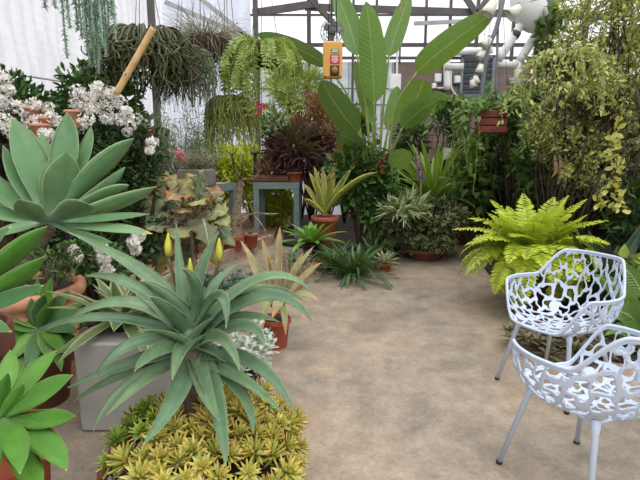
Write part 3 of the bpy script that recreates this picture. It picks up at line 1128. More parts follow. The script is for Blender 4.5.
sm = [sedum_mesh(1, sed), sedum_mesh(2, sed), sedum_mesh(3, sed_g)]
cnt = 0
for i in range(99):
    q = math.sqrt((i + .5) / 99)
    a = i * 2.39996
    r = RB * 1.06 * q
    x, y = BX + r * math.cos(a), YS + r * math.sin(a) * .98
    # bare grit patch at the left front, stem of the aloe in the middle
    if (x < BX - .17 and y < YS + .1) or (x < BX - .1 and y > YS + .22) or (abs(x - BX + .02) < .055 and abs(y - YS - .05) < .05):
        if rng.random() < .75:
            continue
    z = BH + .06 + .08 * (1 - q * q) + .05 * max(0, math.cos(a - .5)) * q - (.10 * max(0, q - .85) / .15)
    me = sm[2] if (x < BX - .15 and rng.random() < .8) else sm[int(rng.integers(0, 2))]
    o = bpy.data.objects.new('rosette', me)
    C.objects.link(o)
    o.parent = t
    o.location = (x - BX, y - YS, z - BH + rng.uniform(-.02, .03))
    tl = .25 + .75 * q
    o.rotation_euler = (-math.sin(a) * tl * .9, math.cos(a) * tl * .9, rng.uniform(0, 6))
    s = rng.uniform(.85, 1.3)
    o.scale = (s, s, s)
    cnt += 1
for i in range(16):
    a = rng.uniform(-.7, .9)
    r = RB * rng.uniform(1.04, 1.2)
    o = bpy.data.objects.new('rosette', sm[int(rng.integers(0, 2))])
    C.objects.link(o)
    o.parent = t
    o.location = (r * math.cos(a), r * math.sin(a), rng.uniform(-.06, .06))
    o.rotation_euler = (-math.sin(a) * .9, math.cos(a) * .9, 0)
    s = rng.uniform(.85, 1.25)
    o.scale = (s, s, s)

YE = 2.0
ce = P(190, 338, YE)
base = np.array([BX - .03, YS + .05, BH - .04])
t = thing('aloe', 'big grey-green aloe with long arching toothed leaves rising from the sedum bowl', 'aloe', base)
mb = MB()
path = smooth_path([base, base + [-.01, .06, .14], ce + [0, 0, -.03]], 14)
tube(mb, path, .046 + .006 * np.sin(np.arange(14) * 2.2), 14)
part('stem', mb, M['bark'], t)
AL = [  # base, mid, tip, dY, width
    ((202, 326), (262, 279), (312, 292), -.05, 15), ((206, 330), (266, 297), (314, 324), -.15, 19), ((194, 328), (219, 297), (226, 329), -.30, 17), ((202, 342), (245, 327), (264, 348), -.25, 18),
    ((212, 320), (260, 291), (304, 301), .12, 14), ((202, 356), (256, 366), (295, 416), -.35, 19), ((198, 360), (242, 380), (283, 414), -.42, 16), ((187, 322), (181, 280), (176, 222), .18, 13),
    ((194, 320), (201, 276), (219, 231), .06, 18), ((194, 320), (196, 288), (182, 268), -.15, 15), ((206, 314), (216, 284), (240, 263), .2, 11), ((186, 325), (146, 276), (66, 231), .22, 20),
    ((176, 326), (132, 286), (84, 276), .14, 17), ((180, 328), (122, 303), (60, 326), -.02, 17), ((178, 334), (104, 318), (29, 334), -.1, 14), ((180, 342), (132, 345), (95, 379), -.22, 18),
    ((180, 350), (125, 366), (67, 388), -.15, 18), ((180, 355), (117, 378), (73, 402), -.08, 13), ((182, 358), (143, 382), (106, 416), -.35, 17), ((180, 360), (126, 386), (93, 432), -.3, 13),
    ((190, 352), (177, 396), (142, 446), -.5, 26), ((198, 352), (216, 402), (226, 468), -.55, 24), ((196, 354), (204, 388), (219, 421), -.42, 22), ((202, 358), (240, 392), (253, 434), -.45, 15),
    ((186, 346), (158, 352), (134, 372), -.36, 20), ((190, 326), (168, 300), (142, 280), -.1, 22), ((200, 344), (222, 340), (240, 372), -.42, 18), ((205, 336), (240, 318), (280, 322), -.02, 15), ((186, 330), (168, 312), (150, 296), -.25, 18)]


def teeth(lm, mb, wmax):
    """Small pale teeth along both edges of a swept leaf (rings of 12 points: 0 and 6 are the edges)."""
    V = lm.V[0].reshape(18, -1, 3)
    for e, o_ in ((0, 1), (6, 5)):
        ed = V[:, e]
        inn = V[:, o_]
        for q in np.arange(.08, .93, .02):
            i = q * 17
            i0 = int(i)
            p = ed[i0] + (ed[i0 + 1] - ed[i0]) * (i - i0)
            d = nrm(ed[i0] - inn[i0])
            tg = nrm(ed[i0 + 1] - ed[i0])
            h = .0045
            mb.add([p - tg * .0045 - d * .002, p + tg * .0045 - d * .002, p + d * h + tg * .003, p + np.cross(d, tg) * .003], None, [[0, 1, 2], [0, 2, 3], [1, 3, 2]])


tooth = mat('pale_tooth', (150, 164, 120), .5)
for B, md, tp, dY, w in AL:
    lm = hero_leaf(None, YE, B, md, tp, dY, w * 1.02, 'aloe', .016, .5, .5, mid_dY=dY * .45 - .02)
    o = part('leaf', lm, LF['aloe'], t)
    tb = MB()
    teeth(lm, tb, w)
    part('teeth', tb, tooth, o)
for k in rosette(ce - [0, 0, .03], 11, .30, .075, R(74), R(-5), R(45), 'aloe', .014, .5, m=3, ns=18, r0=.012, az0=.7, inner=.5):
    o = part('leaf', k, LF['aloe'], t)
    tb = MB()
    teeth(k, tb, 1)
    part('teeth', tb, tooth, o)
mb = MB()
ellipsoid(mb, ce - [0, 0, .03], (.05, .05, .085), 18, 12)
part('core', mb, LF['aloe'], t)
for px, top, yb in ((172, (168, 233), 305), (207, (219, 238), 306), (192, (190, 258), 310)):
    mb = MB()
    a, b = P(px + (8 if px == 172 else -4), yb, YE + .1), P(top[0], top[1] + 24, YE + .12)
    tube(mb, smooth_path([a, (a + b) / 2 + [.005, 0, 0], b], 8), .008, 6)
    o = part('flower_stalk', mb, leafmat('dark_flower_stalk', [(92, 92, 56)], rough=.6, trans=0), t)
    bd = MB()
    e = P(*top, YE + .12)
    tube(bd, smooth_path([b, (b + e) / 2, e], 9), np.interp(np.linspace(0, 1, 9), [0, .3, .6, 1], [.009, .017, .014, .003]), 8)
    part('bud', bd, LF['olive_bud'], o)

# ------------------------------------------------------------------ pale grey box with a cream-edged agave
bl, br_ = F(80, 433), F(136, 437)
ztop = P(78, 344, bl[1])[2]
wx = .62
cx, cy = bl[0] + wx / 2, bl[1] + .23
mb = MB()
bbox(mb, (cx, cy, ztop / 2), (wx, .44, ztop), .012)
single('grey_box', mb, M['foam'], 'pale grey rectangular box standing on the floor behind the aloe', 'box', (cx, cy, 0), smooth=False)
pv = P(124, 334, cy)
t = thing('agave', 'cream-edged agave with stiff striped leaves on the pale grey box', 'agave', (pv[0], cy, ztop))
mb = MB()
lathe(mb, pot_prof(.085, max(pv[2] - ztop, .05) + .03, .8), (pv[0], cy, ztop), 24)
part('pot', mb, M['black'], t)
for mbk in rosette((pv[0], cy, max(pv[2], ztop + .06)), 34, .39, .10, R(80), R(-14), R(18), 'lance', .008, .3, r0=.02, m=2, inner=.55):
    part('leaf', mbk, LF['varieg'], t)

# ================================================================== behind the aloe
def potted_fol(t, mb, m, name='foliage'):
    return part(name, mb, m, t)


LF['silver'] = leafmat('silver_round_leaf', [(190, 204, 190), (176, 194, 178), (204, 214, 200)], edge=(214, 220, 206), edgew=.2, rough=.7, trans=.08, var=.12)
# silver-leaved plant in a black pot
q = F(236, 397)
t = potted('silver_plant', 'silvery round-leaved succulent in a round black pot right of the aloe', 'succulent', (q[0], q[1], 0), .175, .17, M['black'], taper=.9, rim=.2)
top = np.array([q[0], q[1], .16])
st, fo = MB(), MB()
T = fat('spoon', 5, .1)
for i in range(30):
    a = rng.uniform(0, 6.28)
    r = rng.uniform(.02, .2)
    e = top + [r * math.cos(a) + .07, r * math.sin(a), rng.uniform(.08, .34) - r * .3]
    b0 = top + [r * .4 * math.cos(a), r * .4 * math.sin(a), 0]
    tube(st, smooth_path([b0, (b0 + e) / 2 + [0, 0, .03], e], 6), .004, 5)
    n = 9
    az = np.arange(n) * 2.4
    el = np.linspace(1.2, -.3, n)
    d = np.stack([np.cos(az) * np.cos(el), np.sin(az) * np.cos(el), np.sin(el)], 1)
    batch(fo, T, e - np.array([0, 0, 1.]) * np.linspace(0, .07, n)[:, None], d, [0, 0, 1.], rng.uniform(.045, .065), .034)
part('stem', st, M['jute'], t)
part('foliage', fo, LF['silver'], t)
wr = MB()
for i in range(12):
    a = rng.uniform(-2.6, -.4)
    p0 = top + [.14 * math.cos(a), .14 * math.sin(a), .01]
    p1 = top + [.2 * math.cos(a), .2 * math.sin(a) - .01, -.02 - .1 * rng.random()]
    tube(wr, smooth_path([p0, (p0 + p1) / 2 + [0, 0, .05], p1], 7), .003, 4)
part('root', wr, M['jute'], t)

# terracotta pot with a tan spiky bromeliad
q = F(276, 346)
Rp = .122
Hp = .235
LF['tanbrom'] = leafmat('tan_green_strap', [(150, 158, 104), (168, 166, 120), (132, 150, 98), (182, 156, 120)], edge=(196, 186, 140), edgew=.2, tip=(196, 150, 110), tipw=.2, rough=.5, trans=.1)
t = potted('bromeliad', 'spiky tan-green bromeliad in the terracotta pot on the path edge', 'bromeliad', (q[0], q[1], 0), Rp, Hp, M['terra'], taper=.7)
BR = [((270, 275), (262, 238), .1, 9), ((278, 270), (280, 226), .1, 9), ((262, 285), (246, 252), .1, 9), ((288, 283), (304, 252), .1, 8), ((297, 285), (322, 262), .0, 10), ((296, 295), (318, 300), -.1, 9), ((292, 302), (306, 322), -.2, 9), ((282, 305), (286, 336), -.2, 8),
      ((268, 304), (262, 332), -.2, 8), ((258, 300), (240, 312), -.15, 9), ((260, 290), (236, 284), 0, 9), ((280, 300), (272, 318), -.22, 12), ((284, 290), (296, 268), -.1, 8), ((274, 285), (268, 256), -.05, 8), ((262, 278), (240, 240), .2, 8), ((292, 278), (314, 246), .2, 7)]
for md, tp, dY, w in BR:
    part('leaf', hero_leaf(None, q[1], (277, 312), md, tp, dY, w, 'strap', .004, .4, .4), LF['tanbrom'], t)

# pale twiggy plant and low blue-green succulents by the kerb
q = F(262, 300)
t = thing('dry_grass', 'pale dry twiggy clump between the kerb and the potted bromeliad', 'plant', (q[0] + .25, q[1] + .35, 0))
mb = MB()
o0 = np.array([q[0] + .25, q[1] + .35, 0])
for i in range(90):
    a = rng.uniform(0, 6.28)
    L = rng.uniform(.25, .45)
    e = rng.uniform(.8, 1.5)
    p = arc(o0 + [.1 * math.cos(a), .1 * math.sin(a), 0], a, e, e - .4, L, 6)
    tube(mb, p, np.linspace(.005, .002, 6), 4, False)
    batch(mb, tpl('lance', 3), p[2:], runit(4) + [0, 0, .6], runit(4), .05, .012)
part('foliage', mb, leafmat('dry_pink_tan_stem', [(186, 162, 132), (170, 142, 116), (196, 172, 150)], trans=.1, rough=.8), t)
o1 = np.array([q[0] - .32, q[1] + .15, 0])
LF['bluegreen'] = leafmat('blue_green_small_leaf', [(120, 150, 128), (98, 132, 108), (142, 166, 140)], rough=.6, trans=.08)
mb = MB()
for i in range(64):
    a, r = rng.uniform(0, 6.28), .38 * math.sqrt(rng.random())
    rosette(o1 + [r * math.cos(a), r * .8 * math.sin(a), .05 + .16 * rng.random()], 12, .07, .022, 1.3, .0, .3, 'lance', .004, .3, mb, 1, 5)
    tube(mb, [o1 + [r * math.cos(a), r * .8 * math.sin(a), 0], o1 + [r * math.cos(a), r * .8 * math.sin(a), .12]], .006, 5)
single('succulent_mat', mb, LF['bluegreen'], 'low blue-green succulent clump on the floor behind the aloe', 'succulent', o1)

# ------------------------------------------------------------------ felt plant with big ruffled tan leaves
LF['felt'] = leafmat('ruffled_felt_leaf', [(150, 160, 116), (128, 146, 108), (176, 170, 104), (166, 126, 88), (118, 138, 108), (142, 156, 120)], edge=(192, 150, 98), edgew=.1, base=(150, 170, 140), mid=(196, 200, 168), midw=.06, rough=.8, trans=.08, var=.3)
YK = 4.4
o0 = F(188, 292)
o0 = np.array([P(188, 240, YK)[0], YK, 0])
t = thing('felt_plant', 'felt plant with big ruffled tan and grey-green leaves behind the aloe', 'felt plant', o0)
head = P(188, 222, YK)
mb = MB()
tube(mb, smooth_path([o0, o0 + [.05, 0, head[2] * .5], head], 12), np.linspace(.035, .02, 12), 8)
part('trunk', mb, M['bark_pale'], t)
FE = [((163, 190), 40, 22), ((188, 186), 80, 26), ((200, 184), 60, 24), ((212, 196), 30, 22), ((150, 205), 170, 26), ((172, 205), 130, 28), ((196, 205), 60, 26), ((210, 200), 70, 24), ((216, 215), 10, 26), ((222, 222), 20, 18), ((158, 228), 210, 28), ((180, 232), 250, 30),
      ((205, 228), -40, 30), ((222, 235), -30, 26), ((168, 250), 240, 26), ((192, 250), 270, 24), ((160, 262), 250, 22), ((146, 238), 200, 22), ((212, 250), -60, 24), ((184, 212), 100, 24), ((222, 234), -20, 22), ((142, 190), 160, 20), ((176, 198), 90, 22), ((160, 216), 180, 24), ((200, 218), 0, 24), ((188, 240), 270, 26), ((172, 240), 250, 24), ((206, 238), -50, 24), ((152, 222), 200, 22), ((166, 182), 120, 20), ((198, 192), 70, 22), ((216, 226), -20, 22), ((180, 258), 260, 22), ((150, 250), 220, 20)]
for k, ((px, py), ang, s) in enumerate(FE):
    c0 = P(px, py, YK + rng.uniform(-.3, .15))
    d = nrm(c0 - head + .15 * rng.standard_normal(3))
    d = nrm(d + [0, -.25, -.15])
    s0 = s * mp(YK) * 1.25
    a0 = c0 - d * s0 * .45
    mb = MB()
    pth = smooth_path([a0, c0 + [0, 0, .03], c0 + d * s0 * .5 + [0, 0, -.02]], 14)
    sd = nrm(np.cross(d, [0, -.65, .75]))
    w = s0 * np.interp(np.linspace(0, 1, 14), [0, .1, .3, .6, .85, 1], [.3, .8, 1.0, .75, .42, .02]) * (1 + .12 * np.sin(np.arange(14) * 2.1))
    sweep(mb, pth, sd, w, .006, .15, 4, .17)
    lf = part('leaf', mb, LF['felt'], t)
    pm = MB()
    tube(pm, smooth_path([head + .05 * rng.standard_normal(3), (head + a0) / 2 + [0, 0, .02], a0], 6), .007, 5)
    part('petiole', pm, M['bark_pale'], lf)

# ------------------------------------------------------------------ white-flowered jade bushes along the left wall
LF['jade'] = leafmat('jade_leaf', [(76, 110, 54), (58, 90, 46), (98, 132, 64), (66, 100, 52), (116, 142, 74)], rough=.35, trans=.05, var=.25)
LF['jade2'] = leafmat('dark_jade_leaf', [(58, 84, 48), (74, 104, 58), (46, 70, 42), (94, 122, 70)], rough=.4, trans=.05, var=.25)
LF['wflower'] = leafmat('white_star_flower', [(250, 248, 244), (244, 240, 234), (252, 250, 248), (238, 226, 216)], rough=.7, trans=.15, var=.05)
LF['pink'] = leafmat('pink_petal', [(240, 150, 160), (232, 130, 142), (244, 176, 182)], rough=.6, trans=.25)
JT = fat('spoon', 4, .22)
PT = tpl('lance', 3, .05, .1)


def flowers(mb, c, r, n, L=.022, fl=1.0):
    p = c + runit(n) * r * rng.random((n, 1)) ** .33 * [1, 1, fl]
    u = nrm(p - c + 1e-4)
    for k in range(5):
        a = runit(n)
        d = nrm(u * .6 + nrm(np.cross(u, a)))
        batch(mb, PT, p, d, u, L, L * .55)


def jade(label, c, rad, n, heads, L=.06, name='jade_bush', m='jade', floor_z=0.0, clumps=40, hr=.09, pinkh=()):
    c = np.asarray(c, float)
    b = np.array([c[0], c[1], floor_z])
    t = thing(name, label, 'bush', b)
    mb = MB()
    p = shrub(mb, JT, c, rad, n, L, L * .55, clumps, .5, .3, .35, .7)
    part('foliage', mb, LF[m], t)
    mb = MB()
    limbs(mb, b, p[rng.integers(0, n, 26)], .03, ns=6)
    part('stem', mb, M['bark_dark'], t)
    for h in heads:
        mb = MB()
        flowers(mb, np.asarray(h), hr * rng.uniform(.55, .95), 46, .026, .8)
        part('flower_head', mb, LF['wflower'], t)
    for h in pinkh:
        mb = MB()
        flowers(mb, np.asarray(h), .07, 30, .035)
        part('flower_head', mb, LF['pink'], t, label='pink flower head')
    return t


def heads(lst, Y, j=.15):
    return [P(a, b, Y + rng.uniform(-j, j) - .25) for a, b in lst]


jade('white-flowered jade bush at the left edge below the plastic sheet', P(12, 118, 4.3), (.5, .4, .38), 1700,
     heads([(2, 78), (8, 90), (3, 102), (22, 108), (30, 120), (12, 130), (40, 122), (28, 134), (46, 134), (4, 122), (34, 104)], 4.1), .075, hr=.085)
jade('white-flowered jade bush directly under the hanging blue-green tail plant', P(100, 106, 4.6), (.42, .35, .4), 1700,
     heads([(78, 92), (90, 96), (100, 98), (112, 92), (118, 102), (104, 108), (92, 108), (126, 112), (84, 106), (108, 118), (76, 104), (120, 120), (98, 88), (130, 122)], 4.4), .075, hr=.085)
jade('white-flowered jade bush low behind the agave leaf tips', P(56, 132, 4.5), (.5, .35, .22), 1100,
     heads([(52, 118), (60, 126), (70, 120), (48, 108), (66, 134), (80, 128), (56, 138), (86, 120)], 4.3), .06, hr=.08)
jade('dark jade bush with a few white and pink flowers right of the agave', P(124, 162, 4.3), (.44, .35, .5), 2800,
     heads([(138, 118), (146, 124), (152, 142), (128, 132), (150, 150)], 4.4), .06, m='jade2', hr=.06, pinkh=[P(148, 136, 4.3)])
jade('leafy dark bush behind the felt plant and blue-green agave', P(100, 222, 4.2), (.62, .35, .5), 3600, [], .06, m='jade2')
jade('low jade bush with white flower balls beside the terracotta pot', P(92, 262, 3.7), (.36, .3, .2), 900,
     heads([(74, 250), (76, 257), (101, 248), (104, 258), (107, 270), (134, 242), (138, 236), (136, 250)], 3.55), .055, hr=.055)
cj = P(52, 264, 2.86)
t = thing('jade_sprig', 'small jade sprigs growing over the rim of the large terracotta pot', 'succulent', cj - [0, 0, .16])
mb = MB()
p = shrub(mb, JT, cj, (.2, .1, .13), 150, .045, .026, 14, .3, .3, .5, .6)
part('foliage', mb, LF['jade'], t)
mb = MB()
limbs(mb, cj - [0, 0, .16], p[rng.integers(0, 150, 18)], .009)
part('stem', mb, M['bark'], t)
# terracotta pots among the bushes
for k, (px, py, Y, lab) in enumerate(((33, 116, 4.0, 'pale terracotta pot half hidden by white flowers, leftmost of the row'), (43, 126, 3.95, 'pale terracotta pot among white flowers, second from the left'), (74, 119, 4.05, 'pale terracotta pot under the middle white-flowered jade'), (40, 133, 3.85, 'pale terracotta pot lowest among the white flowers'))):
    b = P(px, py, Y)
    mb = MB()
    lathe(mb, pot_prof(.075, .14, .75), b - [0, 0, .07], 24)
    single('flower_pot', mb, M['terra_pale'], lab, 'pot', b - [0, 0, .07], 'pots among the jade bushes')
mb = MB()
bbox(mb, P(2, 140, 4.15) + [0, 0, -.06], (1.5, .45, .05), .006)
for x in (-.6, .6):
    for y in (-.2, .2):
        c0 = P(2, 140, 4.15) + [x, y, -.085]
        bar(mb, (c0[0], c0[1], 0), c0, .05, .05)
single('plant_shelf', mb, M['black'], 'dark shelf holding pots behind the blue-green agave', 'shelf', P(2, 140, 4.15) * [1, 1, 0], smooth=False)
mb = MB()
gp = np.array([XL + .05, 6.15, P(58, 103, 6.15)[2]])
bbox(mb, gp, (.13, .9, .12), .01)
single('black_gutter', mb, M['black'], 'black trough edge showing under the plastic sheet', 'trough', gp, smooth=False)

# ================================================================== hanging plants on the left
LF['tail'] = leafmat('blue_green_tail_leaf', [(158, 184, 160), (138, 168, 146), (170, 194, 170)], rough=.6, trans=.08, var=.15)
LF['olive'] = leafmat('olive_cactus_stem', [(82, 90, 56), (66, 78, 48), (100, 106, 66), (92, 86, 60), (56, 66, 42)], rough=.6, trans=.05, var=.25)
LF['airy'] = leafmat('grey_air_plant', [(166, 164, 140), (142, 144, 118), (186, 182, 160), (150, 134, 112)], rough=.8, trans=.15)
LF['fish'] = leafmat('yellow_green_fishbone', [(156, 176, 80), (126, 152, 66), (180, 192, 100), (104, 132, 58)], rough=.45, trans=.25)
LF['rhip'] = leafmat('pale_weeping_stem', [(168, 176, 92), (146, 158, 80), (186, 190, 110)], rough=.6, trans=.15)
LF['redfl'] = leafmat('red_petal', [(226, 92, 112), (236, 130, 142)], rough=.5, trans=.3)


def hang_wires(t, top, rim_pts, m='wire', r=.003):
    mb = MB()
    for q in rim_pts:
        tube(mb, [q, top], r, 4)
    part('hanging_wire', mb, M[m], t)


def ztop_at(Y):
    return {3.1: 3.0, 4.7: 3.5, 5.5: 3.75, 6.6: 4.3}[Y]


# blue-green tail plant
Y = 3.1
bc0 = P(92, -22, Y)
t = thing('tail_plant', 'blue-green plant hanging in long leafy tails against the white sheet', 'hanging plant', bc0)
mb = MB()
lathe(mb, pot_prof(.12, .13, .8), bc0 - [0, 0, .02], 28)
part('pot', mb, M['terra_dark'], t)
hang_wires(t, np.array([bc0[0], Y, 3.0]), [bc0 + [.11 * math.cos(a), .11 * math.sin(a), .1] for a in (0.5, 2.6, 4.7)])
TL = [(67, 58), (70, 28), (55, 8), (78, 30), (82, 38), (86, 34), (92, 50), (95, 66), (99, 74), (90, 66), (103, 46), (98, 30), (107, 38), (112, 16), (106, 56), (86, 20), (74, 4), (45, 8), (116, 40), (100, 60), (94, 36), (109, 27), (96, 18), (102, 44), (88, 52)]
tn = tpl('lance', 3, .1, -.15)
for px, py in TL:
    e = P(px, py, Y + rng.uniform(-.12, .12))
    s0 = bc0 + [(e[0] - bc0[0]) * .6, rng.uniform(-.06, .06), .12]
    pth = smooth_path([s0, [s0[0] + (e[0] - s0[0]) * .6, s0[1], s0[2] - .03], [e[0], e[1], (e[2] + s0[2]) / 2], e], 30)
    mb = MB()
    tube(mb, pth, .006, 5)
    L = np.linalg.norm(np.diff(pth, axis=0), axis=1).sum()
    n = int(L / .0022)
    q = np.sort(rng.random(n)) * 28.9
    i0 = q.astype(int)
    pos = pth[i0] + (pth[i0 + 1] - pth[i0]) * (q - i0)[:, None]
    tg = frames(pth)[i0]
    o = nrm(np.cross(tg, runit(n)))
    batch(mb, tn, pos, nrm(o + tg * .9), o, .03, .011)
    part('tail', mb, LF['tail'], t)

# big olive cactus mass
Y = 4.7
c0 = P(147, 54, Y)
t = thing('hanging_cactus', 'dense olive-brown hanging cactus behind the bamboo cane', 'hanging cactus', c0)
mb = MB()
lathe(mb, pot_prof(.17, .17, .8), c0 - [0, 0, .05], 28)
part('pot', mb, M['moss'], t)
hang_wires(t, np.array([c0[0], Y, 3.5]), [c0 + [.16 * math.cos(a), .16 * math.sin(a), .1] for a in (0.5, 2.6, 4.7)])
mb = MB()
for i in range(520):
    a = rng.uniform(0, 6.28)
    ro = .25 * math.sqrt(rng.random())
    p = arc(c0 + [.12 * math.cos(a), .12 * math.sin(a), .12], a, rng.uniform(.3, 1.5), R(-70), .14 + ro, 6, .8)
    e = p[-1]
    dl = rng.uniform(.06, .58) * (1 - .35 * (ro / .27))
    k = 6
    w = np.c_[e[0] + .035 * rng.standard_normal(k).cumsum(), e[1] + .03 * rng.standard_normal(k).cumsum(), e[2] - np.linspace(.03, dl, k)]
    pp_ = smooth_path(np.concatenate([p, w]), 16)
    if rng.random() < .6:
        pp_[-3:, 2] += np.array([.015, .045, .09])
        pp_[-3:, 0] += np.array([.01, .02, .03]) * rng.choice([-1, 1])
    tube(mb, pp_, np.linspace(.0095, .006, 16), 5)
part('stem', mb, LF['olive'], t)

# bamboo cane
mb = MB()
a, b = P(153.5, 28, 4.05), P(116, 94, 4.0)
n = 25
pth = a + (b - a) * np.linspace(0, 1, n)[:, None]
r = np.full(n, .026)
r[[17]] = .030
tube(mb, pth, r, 14)
tt = thing('bamboo_cane', 'thick tan bamboo cane leaning diagonally before the olive cactus', 'cane', a)
part('cane', mb, M['bamboo'], tt)
mb = MB()
tube(mb, [a, P(151, 20, 4.3), np.array([P(158, -20, 4.7)[0], 4.7, 3.5])], .005, 5)
tube(mb, [pth[17] + [-.03, 0, 0], pth[17] + [0, -.031, .0], pth[17] + [.03, 0, 0.01]], .005, 5)
part('tie', mb, M['black'], tt)

# air-plant basket
Y = 5.5
c0 = P(206, 44, Y)
t = thing('air_plant_basket', 'round brown basket with wispy grey air plants', 'hanging basket', c0)
mb = MB()
lathe(mb, [(.001, -.2), (.10, -.19), (.19, -.12), (.24, -.02), (.25, .06), (.235, .06), (.20, 0), (.001, -.02)], c0, 28)
part('basket', mb, M['moss'], t)
hang_wires(t, np.array([c0[0], Y, 3.75]), [c0 + [.24 * math.cos(a), .24 * math.sin(a), .06] for a in (0.5, 2.6, 4.7)])
mb = MB()
for i in range(420):
    a = rng.uniform(0, 6.28)
    b0 = c0 + [rng.uniform(.05, .24) * math.cos(a), rng.uniform(.05, .24) * math.sin(a), .05]
    e0 = rng.uniform(-.2, 1.5)
    p = arc(b0, a + .5 * rng.standard_normal(), e0, e0 - rng.uniform(.3, 1.8), rng.uniform(.12, .42), 7)
    tube(mb, p, np.linspace(.004, .0012, 7), 4, False)
for i in range(80):
    x = rng.uniform(-.25, .3)
    b0 = c0 + [x, rng.uniform(-.2, .2), -.02]
    L = rng.uniform(.25, .75)
    p = b0 + np.c_[.03 * rng.standard_normal(8).cumsum(), .02 * rng.standard_normal(8).cumsum(), -np.linspace(0, L, 8)]
    tube(mb, smooth_path(p, 12), .0025, 4, False)
part('foliage', mb, LF['airy'], t)

# round drooping basket left of it
c0 = P(184, 66, Y - .3)
t = thing('hanging_basket', 'round mossy basket with fine grey-green hanging strands, left of the air plants', 'hanging basket', c0)
mb = MB()
ellipsoid(mb, c0 - [0, 0, .03], (.17, .17, .17), 20, 12, .02)
part('basket', mb, M['moss'], t)
hang_wires(t, np.array([c0[0], 5.5, 3.75]), [c0 + [.14 * math.cos(a), .14 * math.sin(a), .1] for a in (0.5, 2.6, 4.7)])
mb = MB()
fst = leafmat('fine_grey_green_strand', [(122, 138, 96), (100, 120, 82), (142, 152, 112)], rough=.7, trans=.1)
for i in range(360):
    a = rng.uniform(0, 6.28)
    p = arc(c0 + [.08 * math.cos(a), .08 * math.sin(a), .12], a, rng.uniform(.4, 1.4), R(-88), rng.uniform(.2, .38), 7, .7)
    q = np.concatenate([p, p[-1] + np.c_[.012 * rng.standard_normal(4).cumsum(), .012 * rng.standard_normal(4).cumsum(), -np.linspace(.04, rng.uniform(.1, .45), 4)]])
    tube(mb, smooth_path(q, 12), np.linspace(.005, .002, 12), 4, False)
part('foliage', mb, fst, t)

# fishbone cactus
c0 = P(264, 58, Y)
t = thing('fishbone_cactus', 'yellow-green fishbone cactus with flat zigzag stems and red flowers', 'hanging cactus', c0)
mb = MB()
lathe(mb, pot_prof(.19, .2, .75), c0 - [0, 0, .1], 28)
part('basket', mb, M['moss'], t)
hang_wires(t, np.array([c0[0], Y, 3.75]), [c0 + [.18 * math.cos(a), .18 * math.sin(a), .1] for a in (0.5, 2.6, 4.7)])
mb = MB()
LT = tpl('oval', 4, .05, .15)
for i in range(58):
    a = rng.uniform(0, 6.28)
    p = arc(c0 + [.1 * math.cos(a), .1 * math.sin(a), .1], a, rng.uniform(.2, 1.3), R(-80), rng.uniform(.2, .46), 7, .8)
    q = np.concatenate([p, p[-1] + np.c_[.02 * rng.standard_normal(4).cumsum() + .03 * math.cos(a), .015 * rng.standard_normal(4).cumsum(), -np.linspace(.06, rng.uniform(.12, .6), 4)]])
    q = smooth_path(q, 24)
    tube(mb, q, .005, 4, False)
    tg = frames(q)
    vd = nrm(np.cross(tg, runit(1) + [0, -1.0, 0]))
    for sg in (-1, 1):
        batch(mb, LT, q[1:], nrm(sg * vd[1:] + tg[1:] * .5), np.cross(tg[1:], vd[1:]), .055, .022)
part('stem', mb, LF['fish'], t)
for px, py in ((257, 103), (262, 107), (258, 111)):
    mb = MB()
    flowers(mb, P(px, py, Y - .2), .02, 6, .05)
    part('flower', mb, LF['redfl'], t)

# weeping rhipsalis
c0 = P(232, 110, Y + .1)
t = thing('weeping_cactus', 'pale yellow-green weeping cactus like a mop under the baskets', 'hanging cactus', c0)
mb = MB()
lathe(mb, pot_prof(.12, .12, .8), c0 - [0, 0, .02], 24)
part('pot', mb, M['moss'], t)
hang_wires(t, np.array([c0[0], 5.5, 3.75]), [c0 + [.11 * math.cos(a), .11 * math.sin(a), .1] for a in (0.5, 2.6, 4.7)], r=.004)
mb = MB()
for i in range(330):
    a = rng.uniform(0, 6.28)
    p = arc(c0 + [.06 * math.cos(a), .06 * math.sin(a), .1], a, rng.uniform(.3, 1.3), R(-88), rng.uniform(.12, .36), 6, .7)
    q = np.concatenate([p, p[-1] + np.c_[.025 * rng.standard_normal(5).cumsum(), .02 * rng.standard_normal(5).cumsum(), -np.linspace(.03, rng.uniform(.08, .42), 5)]])
    tube(mb, smooth_path(q, 14), np.linspace(.008, .004, 14), 4, False)
part('stem', mb, LF['rhip'], t)

# ================================================================== benches and what stands on them
def bench(label, p00, ux, uy, lx, ly, zt):
    """p00 front-left corner of the top (x, y); ux, uy the two directions."""
    p00 = np.array([p00[0], p00[1], 0.])
    ux, uy = np.array([*ux, 0.]), np.array([*uy, 0.])
    c = p00 + ux * lx / 2 + uy * ly / 2
    t = thing('bench', label, 'bench', c, 'grey-green plant benches')
    ax = [ux, uy, np.array([0, 0, 1.])]
    mb = MB()
    box(mb, c + [0, 0, zt - .02], (lx - .02, ly - .02, .03), ax=ax)
    part('top', mb, M['slatwood'], t, False)
    mb = MB()
    for k in (0, 1):
        box(mb, c + uy * (k - .5) * (ly - .05) + [0, 0, zt - .06], (lx, .05, .11), ax=ax)
        box(mb, c + ux * (k - .5) * (lx - .05) + [0, 0, zt - .06], (.05, ly - .1, .11), ax=ax)
    part('frame', mb, M['bench'], t, False)
    for a in (0, 1):
        for b in (0, 1):
            mb = MB()
            q = c + ux * (a - .5) * (lx - .09) + uy * (b - .5) * (ly - .09)
            box(mb, q + [0, 0, (zt - .11) / 2], (.09, .09, zt - .11), ax=ax)
            part('leg', mb, M['bench'], t, False)
    return t


